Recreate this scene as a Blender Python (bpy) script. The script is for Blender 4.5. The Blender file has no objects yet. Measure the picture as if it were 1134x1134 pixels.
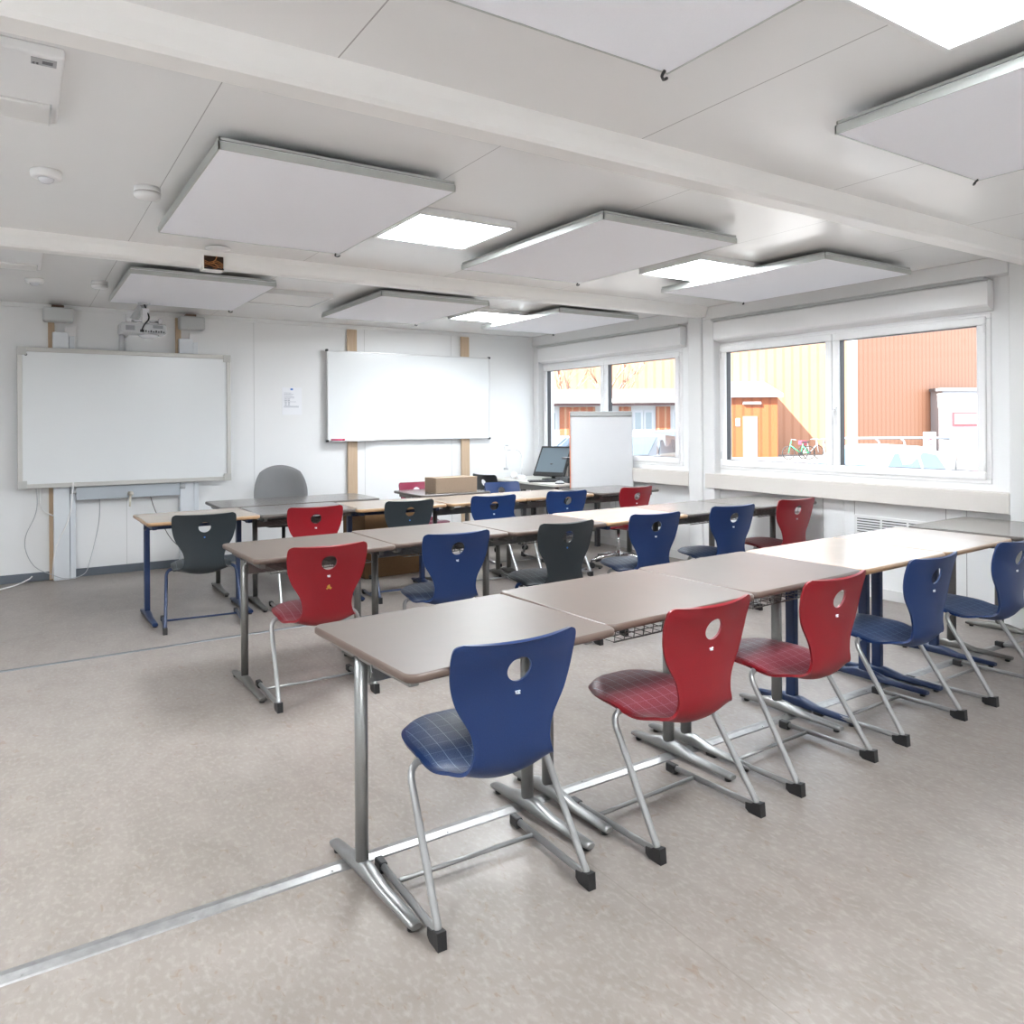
import bpy, bmesh, math, random
from mathutils import Vector, Matrix
random.seed(7)
SC = bpy.context.scene
COL = SC.collection
PI = math.pi
def R(d): return math.radians(d)

# ------------------------------------------------------------------ materials
def new_mat(name):
    m = bpy.data.materials.new(name); m.use_nodes = True
    nt = m.node_tree; b = nt.nodes['Principled BSDF']
    return m, nt, b
def N(nt, t, **k):
    n = nt.nodes.new(t)
    for a, v in k.items(): setattr(n, a, v)
    return n
def mat(name, col, rough=.5, metal=0., noise=0., nscale=30., spec=.5, bump=0., bscale=200., coat=0.):
    m, nt, b = new_mat(name)
    c = (*col, 1)
    b.inputs['Base Color'].default_value = c
    b.inputs['Roughness'].default_value = rough
    b.inputs['Metallic'].default_value = metal
    b.inputs['Specular IOR Level'].default_value = spec
    b.inputs['Coat Weight'].default_value = coat
    tc = N(nt, 'ShaderNodeTexCoord')
    if noise > 0:
        nz = N(nt, 'ShaderNodeTexNoise'); nz.inputs['Scale'].default_value = nscale
        nz.inputs['Detail'].default_value = 5
        nt.links.new(tc.outputs['Object'], nz.inputs['Vector'])
        mx = N(nt, 'ShaderNodeMixRGB')
        mx.inputs['Color1'].default_value = tuple(x*(1-noise) for x in col)+(1,)
        mx.inputs['Color2'].default_value = tuple(min(1, x*(1+noise)) for x in col)+(1,)
        nt.links.new(nz.outputs['Fac'], mx.inputs['Fac'])
        nt.links.new(mx.outputs['Color'], b.inputs['Base Color'])
    if bump > 0:
        nz = N(nt, 'ShaderNodeTexNoise'); nz.inputs['Scale'].default_value = bscale
        nt.links.new(tc.outputs['Object'], nz.inputs['Vector'])
        bp = N(nt, 'ShaderNodeBump'); bp.inputs['Strength'].default_value = bump
        bp.inputs['Distance'].default_value = .002
        nt.links.new(nz.outputs['Fac'], bp.inputs['Height'])
        nt.links.new(bp.outputs['Normal'], b.inputs['Normal'])
    return m
def emit(name, col, s):
    m, nt, b = new_mat(name)
    b.inputs['Base Color'].default_value = (.8, .8, .8, 1)
    b.inputs['Emission Color'].default_value = (*col, 1)
    b.inputs['Emission Strength'].default_value = s
    return m
def M_(nt, op, a, b=None, c=None):
    n = N(nt, 'ShaderNodeMath', operation=op)
    for i, v in enumerate((a, b, c)):
        if v is None: continue
        if isinstance(v, (int, float)): n.inputs[i].default_value = v
        else: nt.links.new(v, n.inputs[i])
    return n.outputs[0]
def mixc(nt, fac, c1, c2, blend='MIX'):
    n = N(nt, 'ShaderNodeMixRGB', blend_type=blend)
    for k, v in (('Fac', fac), ('Color1', c1), ('Color2', c2)):
        if isinstance(v, (int, float)): n.inputs[k].default_value = v
        elif isinstance(v, tuple): n.inputs[k].default_value = (*v, 1) if len(v) == 3 else v
        else: nt.links.new(v, n.inputs[k])
    return n.outputs[0]

def floor_mat():
    m, nt, b = new_mat('linoleum')
    tc = N(nt, 'ShaderNodeTexCoord'); P = tc.outputs['Object']
    mp = N(nt, 'ShaderNodeMapping'); mp.inputs['Scale'].default_value = (1, .55, 1); nt.links.new(P, mp.inputs['Vector'])
    def nz(scale, det, vec=None, dist=0.):
        n = N(nt, 'ShaderNodeTexNoise'); n.inputs['Scale'].default_value = scale; n.inputs['Detail'].default_value = det
        n.inputs['Distortion'].default_value = dist
        nt.links.new(vec or mp.outputs[0], n.inputs['Vector']); return n.outputs['Fac']
    def ramp(f, a, bb):
        r = N(nt, 'ShaderNodeMapRange'); r.inputs['From Min'].default_value = a; r.inputs['From Max'].default_value = bb
        nt.links.new(f, r.inputs['Value']); return r.outputs[0]
    c = mixc(nt, ramp(nz(9, 8, dist=.6), .3, .7), (.228, .195, .172), (.285, .247, .222))
    c = mixc(nt, M_(nt, 'MULTIPLY', ramp(nz(60, 4), .48, .72), .5), c, (.38, .345, .315))
    c = mixc(nt, M_(nt, 'MULTIPLY', ramp(nz(34, 5, dist=1.2), .62, .70), .5), c, (.21, .135, .09))
    c = mixc(nt, M_(nt, 'MULTIPLY', ramp(nz(1.3, 3), .35, .7), .18), c, (.31, .29, .275))
    # welded seams of the sheets
    sx = N(nt, 'ShaderNodeSeparateXYZ'); nt.links.new(P, sx.inputs[0])
    x = sx.outputs[0]
    d = M_(nt, 'ABSOLUTE', M_(nt, 'SUBTRACT', M_(nt, 'MODULO', M_(nt, 'ADD', x, 10.44), 2.0), 0.0))
    d2 = M_(nt, 'LESS_THAN', d, .0045)
    c = mixc(nt, M_(nt, 'MULTIPLY', d2, .6), c, (.2, .17, .15))
    nt.links.new(c, b.inputs['Base Color'])
    nt.links.new(M_(nt, 'ADD', M_(nt, 'MULTIPLY', nz(3, 3), .12), .30), b.inputs['Roughness'])
    b.inputs['Specular IOR Level'].default_value = .5
    bp = N(nt, 'ShaderNodeBump'); bp.inputs['Strength'].default_value = .12; bp.inputs['Distance'].default_value = .002
    nt.links.new(nz(90, 3, P), bp.inputs['Height']); nt.links.new(bp.outputs['Normal'], b.inputs['Normal'])
    return m

def ceiling_mat():
    m, nt, b = new_mat('ceiling_sheet')
    tc = N(nt, 'ShaderNodeTexCoord'); sx = N(nt, 'ShaderNodeSeparateXYZ'); nt.links.new(tc.outputs['Object'], sx.inputs[0])
    x, y = sx.outputs[0], sx.outputs[1]
    far = M_(nt, 'GREATER_THAN', y, 2.4)
    # sheet seams every 1.11 m (far modules) and 1.285 m (near module)
    d1 = M_(nt, 'MODULO', M_(nt, 'ADD', x, 11.10-.58), 1.11)
    d2 = M_(nt, 'MODULO', M_(nt, 'ADD', x, 12.85-.85), 1.285)
    l1 = M_(nt, 'MULTIPLY', M_(nt, 'LESS_THAN', d1, .004), far)
    l2 = M_(nt, 'MULTIPLY', M_(nt, 'LESS_THAN', d2, .005), M_(nt, 'SUBTRACT', 1, far))
    c = mixc(nt, M_(nt, 'MULTIPLY', M_(nt, 'ADD', l1, l2), .6), (.86, .857, .85), (.2, .19, .18))
    nt.links.new(c, b.inputs['Base Color'])
    b.inputs['Roughness'].default_value = .27
    b.inputs['Specular IOR Level'].default_value = .5
    nz = N(nt, 'ShaderNodeTexNoise'); nz.inputs['Scale'].default_value = 1.2; nt.links.new(tc.outputs['Object'], nz.inputs['Vector'])
    bp = N(nt, 'ShaderNodeBump'); bp.inputs['Strength'].default_value = .25; bp.inputs['Distance'].default_value = .02
    nt.links.new(nz.outputs['Fac'], bp.inputs['Height']); nt.links.new(bp.outputs['Normal'], b.inputs['Normal'])
    return m

def shell_mat(name, base, light, seat=False):
    """moulded plastic with a fine embossed grid; UV 'grid' in metres, UV 'edge' = (s,t)"""
    m, nt, b = new_mat(name)
    uv = N(nt, 'ShaderNodeUVMap', uv_map='grid'); sx = N(nt, 'ShaderNodeSeparateXYZ'); nt.links.new(uv.outputs[0], sx.inputs[0])
    uv2 = N(nt, 'ShaderNodeUVMap', uv_map='edge'); s2 = N(nt, 'ShaderNodeSeparateXYZ'); nt.links.new(uv2.outputs[0], s2.inputs[0])
    def line(v, p, w):
        f = M_(nt, 'FRACT', M_(nt, 'DIVIDE', M_(nt, 'ADD', v, 5.0), p))
        return M_(nt, 'LESS_THAN', f, w/p)
    u, v = sx.outputs[0], sx.outputs[1]
    nz = N(nt, 'ShaderNodeTexNoise'); nz.inputs['Scale'].default_value = 260; nz.inputs['Detail'].default_value = 2
    nt.links.new(uv.outputs[0], nz.inputs['Vector'])
    sp = mixc(nt, nz.outputs['Fac'], tuple(c*.8 for c in base), tuple(min(1, c*1.25+.004) for c in base))
    if seat:
        L = M_(nt, 'MAXIMUM', line(u, .046, .0022), M_(nt, 'MULTIPLY', line(v, .046, .0022), .5))
        inside = M_(nt, 'MULTIPLY', M_(nt, 'LESS_THAN', M_(nt, 'ABSOLUTE', s2.outputs[0]), .90), M_(nt, 'LESS_THAN', s2.outputs[1], .46))
        nf = N(nt, 'ShaderNodeTexNoise'); nf.inputs['Scale'].default_value = 420; nt.links.new(uv.outputs[0], nf.inputs['Vector'])
        r = N(nt, 'ShaderNodeMapRange'); r.inputs['From Min'].default_value = .4; r.inputs['From Max'].default_value = .7
        nt.links.new(nf.outputs['Fac'], r.inputs['Value'])
        sp2 = mixc(nt, M_(nt, 'MULTIPLY', r.outputs[0], .35), sp, light)
        sp2 = mixc(nt, M_(nt, 'MULTIPLY', L, .7), sp2, light)
        c = mixc(nt, inside, sp, sp2)
        b.inputs['Roughness'].default_value = .38
    else:
        L = M_(nt, 'MAXIMUM', line(u, .052, .0022), line(v, .052, .0022))
        low = M_(nt, 'MULTIPLY', L, M_(nt, 'LESS_THAN', s2.outputs[1], .86))
        c = mixc(nt, M_(nt, 'MULTIPLY', low, .38), sp, tuple(x*.35 for x in base))
        b.inputs['Roughness'].default_value = .36
    nt.links.new(c, b.inputs['Base Color'])
    b.inputs['Specular IOR Level'].default_value = .45
    bp = N(nt, 'ShaderNodeBump'); bp.inputs['Strength'].default_value = .25; bp.inputs['Distance'].default_value = .001
    nt.links.new(nz.outputs['Fac'], bp.inputs['Height']); nt.links.new(bp.outputs['Normal'], b.inputs['Normal'])
    return m

def rib_mat(name, c1, c2, period, rough=.6):
    m, nt, b = new_mat(name)
    tc = N(nt, 'ShaderNodeTexCoord'); sx = N(nt, 'ShaderNodeSeparateXYZ'); nt.links.new(tc.outputs['Object'], sx.inputs[0])
    f = M_(nt, 'FRACT', M_(nt, 'DIVIDE', M_(nt, 'ADD', sx.outputs[0], 500.), period))
    l = M_(nt, 'LESS_THAN', f, .3)
    nt.links.new(mixc(nt, l, c1, c2), b.inputs['Base Color'])
    b.inputs['Roughness'].default_value = rough
    return m

def wood_mat(name, c1, c2):
    m, nt, b = new_mat(name)
    tc = N(nt, 'ShaderNodeTexCoord'); mp = N(nt, 'ShaderNodeMapping'); mp.inputs['Scale'].default_value = (14, 14, .8)
    nt.links.new(tc.outputs['Object'], mp.inputs['Vector'])
    nz = N(nt, 'ShaderNodeTexNoise'); nz.inputs['Scale'].default_value = 3; nz.inputs['Detail'].default_value = 6; nz.inputs['Distortion'].default_value = 1.5
    nt.links.new(mp.outputs[0], nz.inputs['Vector'])
    nt.links.new(mixc(nt, nz.outputs['Fac'], c1, c2), b.inputs['Base Color'])
    b.inputs['Roughness'].default_value = .6
    return m

def glass_mat(name, tint=(1, 1, 1)):
    m = bpy.data.materials.new(name); m.use_nodes = True; nt = m.node_tree
    nt.nodes.remove(nt.nodes['Principled BSDF'])
    o = nt.nodes['Material Output']
    t = N(nt, 'ShaderNodeBsdfTransparent'); t.inputs[0].default_value = (*tint, 1)
    g = N(nt, 'ShaderNodeBsdfGlossy'); g.inputs['Roughness'].default_value = .02
    lw = N(nt, 'ShaderNodeLayerWeight'); lw.inputs[0].default_value = .5
    pw = M_(nt, 'POWER', lw.outputs['Facing'], 5.0)
    fr = N(nt, 'ShaderNodeMath', operation='MULTIPLY_ADD'); nt.links.new(pw, fr.inputs[0]); fr.inputs[1].default_value = .9; fr.inputs[2].default_value = .015
    mx = N(nt, 'ShaderNodeMixShader')
    nt.links.new(fr.outputs[0], mx.inputs[0]); nt.links.new(t.outputs[0], mx.inputs[1]); nt.links.new(g.outputs[0], mx.inputs[2])
    nt.links.new(mx.outputs[0], o.inputs[0])
    return m

W_WALL = mat('wall_paint', (.83, .835, .835), .45, noise=.015, nscale=3)
W_FRAME = mat('white_lacquer', (.74, .74, .735), .3)
W_BEAM = mat('beam_paint', (.88, .865, .84), .4, noise=.01, nscale=4)
W_PVC = mat('window_pvc', (.90, .90, .90), .25)
W_SILL = mat('duct_white', (.66, .62, .58), .4, noise=.02, nscale=60)
W_CEIL = ceiling_mat(); FLOOR = floor_mat()
W_PLASTIC = mat('white_plastic', (.82, .82, .82), .35)
GASKET = mat('black_gasket', (.03, .03, .035), .5)
GREYBASE = mat('grey_baseboard', (.12, .14, .165), .5)
RAILGREY = mat('rail_grey', (.60, .61, .60), .4, metal=.1)
ALU = mat('aluminium', (.62, .62, .60), .32, metal=.85, noise=.12, nscale=18)
ALUPLATE = mat('worn_aluminium_strip', (.34, .335, .33), .42, metal=.7, noise=.4, nscale=25)
ALUDULL = mat('dull_zinc', (.17, .18, .19), .5, metal=.5, noise=.2, nscale=20)
PANEL = mat('acoustic_fleece', (.93, .94, 1.0), .9, noise=.02, nscale=120, bump=.2)
PANELEDGE = mat('panel_aluminium_edge', (.50, .52, .50), .4, metal=.4)
SILVER = mat('silver_powder_coat', (.27, .27, .265), .32, metal=.55, noise=.06, nscale=150)
SILVER2 = mat('chair_silver_tube', (.36, .36, .355), .28, metal=.6)
GREYTUBE = mat('grey_steel', (.16, .155, .145), .35, metal=.5, noise=.08, nscale=100)
NAVY = mat('navy_powder_coat', (.012, .028, .085), .35, noise=.1, nscale=200)
BLACK = mat('black_plastic', (.015, .015, .016), .42)
BLACKG = mat('gloss_black', (.02, .02, .022), .15)
CHROME = mat('chrome', (.75, .75, .76), .12, metal=1)
def top_mat(name, c, rough):
    m, nt, b = new_mat(name)
    tc = N(nt, 'ShaderNodeTexCoord')
    def nz(s, d, sc=(1, 1, 1)):
        mp = N(nt, 'ShaderNodeMapping'); mp.inputs['Scale'].default_value = sc; nt.links.new(tc.outputs['Object'], mp.inputs[0])
        n = N(nt, 'ShaderNodeTexNoise'); n.inputs['Scale'].default_value = s; n.inputs['Detail'].default_value = d
        nt.links.new(mp.outputs[0], n.inputs['Vector']); return n.outputs['Fac']
    c1 = mixc(nt, nz(14, 3), tuple(x*.93 for x in c), tuple(min(1, x*1.07) for x in c))
    c1 = mixc(nt, M_(nt, 'MULTIPLY', nz(60, 2, (1, 4, 1)), .12), c1, tuple(x*.8 for x in c))
    nt.links.new(c1, b.inputs['Base Color'])
    b.inputs['Roughness'].default_value = rough
    b.inputs['Specular IOR Level'].default_value = .42
    return m
TAUPE = top_mat('taupe_laminate', (.110, .084, .070), .40)
TAUPE_EDGE = mat('brown_edge', (.12, .082, .065), .35)
BEECH = top_mat('beech_laminate', (.40, .33, .27), .24)
BEECH_EDGE = mat('beech_edge', (.38, .23, .12), .35)
GREYTOP = top_mat('grey_laminate', (.16, .145, .135), .2)
GREY_EDGE = mat('grey_edge', (.10, .085, .075), .35)
WHITEBOARD = mat('whiteboard_enamel', (.78, .80, .805), .22, noise=.008, nscale=3)
BOARDFRAME = mat('board_frame_beige', (.56, .55, .52), .4, metal=.2)
COLUMN = mat('lift_column_white', (.70, .73, .76), .35)
PINE = wood_mat('pine_batten', (.46, .32, .20), (.60, .46, .33))
CARD = mat('cardboard', (.36, .265, .19), .8, noise=.08, nscale=60)
CARD2 = mat('brown_cardboard', (.19, .105, .045), .8, noise=.12, nscale=40)
PAPER = mat('paper', (.62, .62, .63), .75, noise=.02, nscale=10, bump=.35, bscale=12)
PRINT = mat('printed_ink', (.30, .32, .38), .8)
REDP = mat('red_plastic', (.55, .03, .06), .4)
PINK = mat('pink_marker', (.62, .06, .15), .4)
GREYFAB = mat('grey_mesh_fabric', (.20, .20, .205), .85, noise=.06, nscale=300)
DARKFAB = mat('black_seat_fabric', (.03, .03, .032), .85)
SPEAKER = mat('speaker_grey', (.56, .58, .58), .5, noise=.08, nscale=400)
GREYPL = mat('grey_plastic', (.45, .46, .47), .4)
SCREEN = mat('dark_screen', (.16, .20, .23), .12)
LENS = mat('lens_blue', (.25, .30, .4), .05)
LED = emit('led_diffuser', (.90, .955, 1), 30.0)
LEDOFF = mat('unlit_diffuser', (.80, .79, .77), .4)
COPPER = mat('orange_wires', (.5, .2, .06), .5)
HOLE = mat('dark_cavity', (.05, .03, .02), .9)
STICKER = mat('white_sticker', (.8, .85, .9), .4)
STICKB = mat('blue_sticker', (.05, .2, .6), .4)
GLASS = glass_mat('window_glass')
# outdoors
ASPHALT = mat('pale_concrete', (.15, .148, .145), .9, noise=.1, nscale=2)
DIRT = mat('gravel_strip', (.13, .105, .09), .95, noise=.2, nscale=4)
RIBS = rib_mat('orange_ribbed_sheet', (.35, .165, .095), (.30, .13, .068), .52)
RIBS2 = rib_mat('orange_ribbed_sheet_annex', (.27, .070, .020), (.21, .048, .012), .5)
OSLAT = rib_mat('orange_slats', (.27, .08, .03), (.33, .17, .095), .3)
OUTWHITE = mat('white_cladding', (.42, .43, .46), .6)
FASCIA = mat('orange_fascia', (.29, .155, .115), .6)
TRIMRED = mat('red_window_trim', (.55, .05, .06), .5)
OUTGLASS = mat('window_dark', (.22, .26, .28), .1)
CARW = mat('car_white', (.75, .76, .78), .2, coat=.6)
CARK = mat('car_black', (.02, .022, .03), .15, coat=.8)
CARB = mat('car_blue_grey', (.06, .09, .14), .15, coat=.8)
CARR = mat('car_red', (.5, .02, .02), .2, coat=.6)
CARGLASS = mat('car_glass', (.12, .19, .28), .25, spec=.12)
CARGLASS2 = mat('car_glass_dark', (.04, .055, .07), .08)
TYRE = mat('tyre', (.02, .02, .02), .8)
BARK = mat('pale_bark', (.26, .17, .13), .9)
GALV = mat('galvanised', (.22, .23, .25), .5, metal=.3)
GREENP = mat('green_paint', (.03, .45, .18), .35)

# ------------------------------------------------------------------ mesh helpers
class MB:
    def __init__(s): s.bm = bmesh.new(); s.mi = 0
    def _mark(s, geom_faces, smooth):
        for f in geom_faces:
            f.smooth = smooth; f.material_index = s.mi
    def box(s, x0, x1, y0, y1, z0, z1, bev=0., mtx=None, seg=2):
        r = bmesh.ops.create_cube(s.bm, size=1)
        vs = r['verts']
        for v in vs:
            v.co = Vector(((x0+x1)/2+v.co.x*(x1-x0), (y0+y1)/2+v.co.y*(y1-y0), (z0+z1)/2+v.co.z*(z1-z0)))
        fs = set(f for v in vs for f in v.link_faces)
        if bev > 0:
            es = list(set(e for v in vs for e in v.link_edges))
            q = bmesh.ops.bevel(s.bm, geom=es, offset=bev, segments=seg, profile=.5, affect='EDGES')
            fs = set(q['faces']) | set(f for f in fs if f.is_valid)
            vs = list(set(v for f in fs for v in f.verts))
        for f in fs: f.material_index = s.mi
        if bev > 0 and seg > 1:
            for f in fs: f.smooth = False
        if mtx is not None:
            for v in vs: v.co = mtx @ v.co
        return vs
    def tube(s, pts, r, n=10, closed=False, flat=1.0, caps=True):
        """sweep a circle (radius r, or list of radii) along points"""
        pts = [Vector(p) for p in pts]; k = len(pts)
        rr = r if isinstance(r, (list, tuple)) else [r]*k
        rings = []
        up = None
        for i, p in enumerate(pts):
            if closed: t = (pts[(i+1) % k]-pts[i-1]).normalized()
            elif i == 0: t = (pts[1]-p).normalized()
            elif i == k-1: t = (p-pts[i-1]).normalized()
            else: t = ((pts[i+1]-p).normalized()+(p-pts[i-1]).normalized()).normalized()
            if up is None:
                a = Vector((0, 0, 1)) if abs(t.z) < .9 else Vector((0, 1, 0))
                up = (a-t*a.dot(t)).normalized()
            else: up = (up-t*up.dot(t)).normalized()
            side = t.cross(up)
            rings.append([s.bm.verts.new(p+(up*math.cos(2*PI*j/n)+side*math.sin(2*PI*j/n)*flat)*rr[i]) for j in range(n)])
        m = k if closed else k-1
        for i in range(m):
            a, b = rings[i], rings[(i+1) % k]
            for j in range(n):
                f = s.bm.faces.new((a[j], a[(j+1) % n], b[(j+1) % n], b[j])); f.smooth = True; f.material_index = s.mi
        if caps and not closed:
            for rg in (rings[0][::-1], rings[-1]):
                f = s.bm.faces.new(rg); f.material_index = s.mi
    def cyl(s, p0, p1, r, n=16, r2=None):
        s.tube([p0, p1], [r, r if r2 is None else r2], n)
    def prism(s, poly, axis, a0, a1, bev=0.):
        """poly = list of 2D points; axis 'x','y','z' gives extrusion direction"""
        def P(u, v, w):
            return {'z': (u, v, w), 'x': (w, u, v), 'y': (u, w, v)}[axis]
        lo = [s.bm.verts.new(P(u, v, a0)) for u, v in poly]; hi = [s.bm.verts.new(P(u, v, a1)) for u, v in poly]
        n = len(poly); fs = []
        for i in range(n): fs.append(s.bm.faces.new((lo[i], lo[(i+1) % n], hi[(i+1) % n], hi[i])))
        fs.append(s.bm.faces.new(lo[::-1])); fs.append(s.bm.faces.new(hi))
        for f in fs: f.material_index = s.mi
        return lo+hi
    def lathe(s, prof, c=(0, 0, 0), n=24, axis='z'):
        rings = []
        for r, z in prof:
            rings.append([s.bm.verts.new((c[0]+r*math.cos(2*PI*j/n), c[1]+r*math.sin(2*PI*j/n), c[2]+z)) for j in range(n)])
        for i in range(len(rings)-1):
            for j in range(n):
                f = s.bm.faces.new((rings[i][j], rings[i][(j+1) % n], rings[i+1][(j+1) % n], rings[i+1][j])); f.smooth = True; f.material_index = s.mi
        f = s.bm.faces.new(rings[0][::-1]); f.material_index = s.mi
        f = s.bm.faces.new(rings[-1]); f.material_index = s.mi
    def build(s, name, mats, parent=None, mtx=None):
        if not isinstance(mats, (list, tuple)): mats = [mats]
        if mtx is not None: s.bm.transform(mtx)
        bmesh.ops.recalc_face_normals(s.bm, faces=s.bm.faces)
        me = bpy.data.meshes.new(name); s.bm.to_mesh(me); s.bm.free()
        for m in mats: me.materials.append(m)
        o = bpy.data.objects.new(name, me); COL.objects.link(o)
        if parent: o.parent = parent
        return o
def fillet(pts, r, n=6):
    pts = [Vector(p) for p in pts]; out = [pts[0]]
    rs = r if isinstance(r, (list, tuple)) else [r]*len(pts)
    for i in range(1, len(pts)-1):
        a = (pts[i-1]-pts[i]); b = (pts[i+1]-pts[i])
        d = min(rs[i], a.length*.48, b.length*.48)
        p0 = pts[i]+a.normalized()*d; p1 = pts[i]+b.normalized()*d
        for k in range(n+1):
            t = k/n; out.append(p0*(1-t)**2+pts[i]*2*t*(1-t)+p1*t*t)
    out.append(pts[-1]); return out
def rrect(w, h, r, n=5):
    P = []
    for cx, cy, a0 in ((w/2-r, h/2-r, 0), (-w/2+r, h/2-r, 90), (-w/2+r, -h/2+r, 180), (w/2-r, -h/2+r, 270)):
        for k in range(n+1):
            a = R(a0+90*k/n); P.append((cx+r*math.cos(a), cy+r*math.sin(a)))
    return P
def empty(name, loc, rz=0.):
    o = bpy.data.objects.new(name, None); COL.objects.link(o); o.location = loc; o.rotation_euler = (0, 0, rz)
    o.empty_display_size = .1
    return o
def tag(o, label=None, cat=None, group=None, kind=None):
    if label: o['label'] = label
    if cat: o['category'] = cat
    if group: o['group'] = group
    if kind: o['kind'] = kind
    return o
def struct(o): o['kind'] = 'structure'; return o
def kids(o): return [c for c in bpy.data.objects if c.parent == o]
def dup(o, loc, rz=0., label=None, group=None):
    r = o.copy(); COL.objects.link(r); r.location = loc; r.rotation_euler = (0, 0, rz)
    if label: r['label'] = label
    if group: r['group'] = group
    for c in kids(o):
        q = c.copy(); COL.objects.link(q); q.parent = r
        for g in kids(c):
            h = g.copy(); COL.objects.link(h); h.parent = q
    return r

# ------------------------------------------------------------------ room shell
CZ = 2.60; FY = 8.41; BY = -.62; LX = -2.2; WX = 5.89
b = MB(); b.box(LX-.15, 6.05, BY-.15, FY+.15, -.15, 0); struct(b.build('floor', FLOOR))
b = MB(); b.box(LX-.15, 6.25, BY-.15, FY+.15, CZ, CZ+.3); struct(b.build('ceiling', W_CEIL))
b = MB(); b.box(LX-.15, 6.05, FY, FY+.15, 0, CZ); struct(b.build('wall_front', W_WALL))
b = MB(); b.box(LX-.15, 6.05, BY-.15, BY, 0, CZ); struct(b.build('wall_back', W_WALL))
b = MB(); b.box(LX-.15, LX, BY, FY, 0, CZ); struct(b.build('wall_left', W_WALL))
BAYS = [(5.76, 8.29), (2.72, 5.25), (-.32, 2.21)]     # window openings along Y
b = MB()
b.box(WX, WX+.16, BY, FY, 0, .985); b.box(WX, WX+.16, BY, FY, 2.22, CZ)
ys = [FY]
for a, c in BAYS: ys += [c, a]
ys.append(BY)
for i in range(0, len(ys), 2): b.box(WX, WX+.16, ys[i+1], ys[i], .985, 2.22)
# lower panel joints: proud cover strips
for y in (3.95, 7.0, .95): b.box(WX-.008, WX, y-.05, y+.05, .0, .79)
struct(b.build('wall_right', W_WALL))
b = MB(); b.box(WX-.012, WX, BY, FY, 0, .085); struct(b.build('baseboard_right', W_FRAME))
b = MB(); b.box(LX, 6.0-.11, FY-.014, FY, 0, .078, .002); struct(b.build('baseboard_front', GREYBASE))
b = MB(); b.box(LX, LX+.014, BY, FY-.014, 0, .078, .002); struct(b.build('baseboard_left', GREYBASE))
b = MB()
for x in (.895, 2.135, 3.4, 4.55, -.3): b.box(x-.002, x+.002, FY-.0015, FY+.01, .078, CZ-.04)
struct(b.build('trim_1', mat('wall_joint', (.55, .55, .54), .6)))
b = MB(); b.box(LX, WX, FY-.02, FY, CZ-.045, CZ, .006); struct(b.build('trim_2', W_WALL))
# module beams (two ring beams meeting at every joint)
for i, yc in enumerate((2.395, 5.385)):
    b = MB()
    prof = [(yc-.085, CZ), (yc-.07, CZ-.035), (yc-.055, CZ-.085), (yc-.04, CZ-.1), (yc+.055, CZ-.1), (yc+.06, CZ-.09), (yc+.06, CZ)]
    b.prism(prof, 'x', LX, WX)
    struct(b.build('trim_%d' % (3+i), W_BEAM))
# posts
posts = [(5.40, 5.58, 5.777), (5.25, 5.40, 5.797), (2.395, 2.56, 5.777), (2.23, 2.395, 5.797), (8.30, FY, 5.797)]
for i, (y0, y1, x) in enumerate(posts):
    b = MB(); b.box(x, WX, y0, y1, 0, CZ, .012); struct(b.build('trim_%d' % (5+i), W_FRAME))
b = MB()
for y0, y1 in ((5.58, FY), (2.56, 5.385), (BY, 2.23)):
    b.box(5.777, WX, y0, y1, 2.475, CZ, .008)
struct(b.build('trim_10', W_FRAME))
# floor joint strips
b = MB()
b.prism([(2.362, 0), (2.366, .004), (2.395, .009), (2.424, .004), (2.428, 0)], 'x', LX, WX-.02)
for k in range(38):
    x = LX+.1+k*.21; b.cyl((x, 2.375+.038*(k % 2), .006), (x, 2.375+.038*(k % 2), .0085), .004, 8)
struct(b.build('trim_11', ALUPLATE))
b = MB(); b.prism([(5.388, 0), (5.391, .004), (5.405, .006), (5.419, .004), (5.422, 0)], 'x', LX, WX-.02)
struct(b.build('trim_12', ALUDULL))

# windows
def window(idx, y0, y1):
    X = WX; b = MB(); z0, z1 = .985, 2.22; ym = (y0+y1)/2
    def ring(bb, a, c, d, e, w, x0, x1, bev=.006):
        bb.box(x0, x1, a, c, d, d+w, bev); bb.box(x0, x1, a, c, e-w, e, bev)
        bb.box(x0, x1, a, a+w, d+w, e-w, bev); bb.box(x0, x1, c-w, c, d+w, e-w, bev)
    ring(b, y0, y1, z0, z1, .035, X-.012, X+.07)
    b.box(X-.008, X+.07, ym-.022, ym+.022, z0+.03, z1-.03, .004)
    root = struct(b.build('window_%d' % idx, W_PVC))
    for k, (a, c) in enumerate(((y0+.03, ym-.004), (ym+.004, y1-.03))):
        s = MB(); ring(s, a, c, z0+.028, z1-.02, .062, X-.03, X+.05, .008)
        so = s.build('sash', W_PVC, root)
        g = MB(); ring(g, a+.060, c-.060, z0+.088, z1-.080, .006, X-.012, X+.045, 0)
        g.build('gasket', GASKET, so)
        p = MB(); p.box(X+.015, X+.019, a+.058, c-.058, z0+.086, z1-.078); p.build('pane', GLASS, so)
        h = MB()
        if k == 0:
            hy = c-.03; h.box(X-.045, X-.03, hy-.014, hy+.014, 1.50, 1.57, .004)
            h.tube(fillet([(X-.04, hy, 1.545), (X-.075, hy, 1.545), (X-.08, hy, 1.42)], .02), .010, 8)
            h.build('handle', W_PLASTIC, so)
        for zz in (z0+.10, z1-.14):
            hh = a-.006 if k == 0 else c-.012
            h = MB(); h.cyl((X-.036, hh+.009, zz), (X-.036, hh+.009, zz+.07), .010, 8); h.build('hinge', W_PLASTIC, so)
    return root
for i, (a, c) in enumerate(BAYS): window(i+1, a, c)
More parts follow.
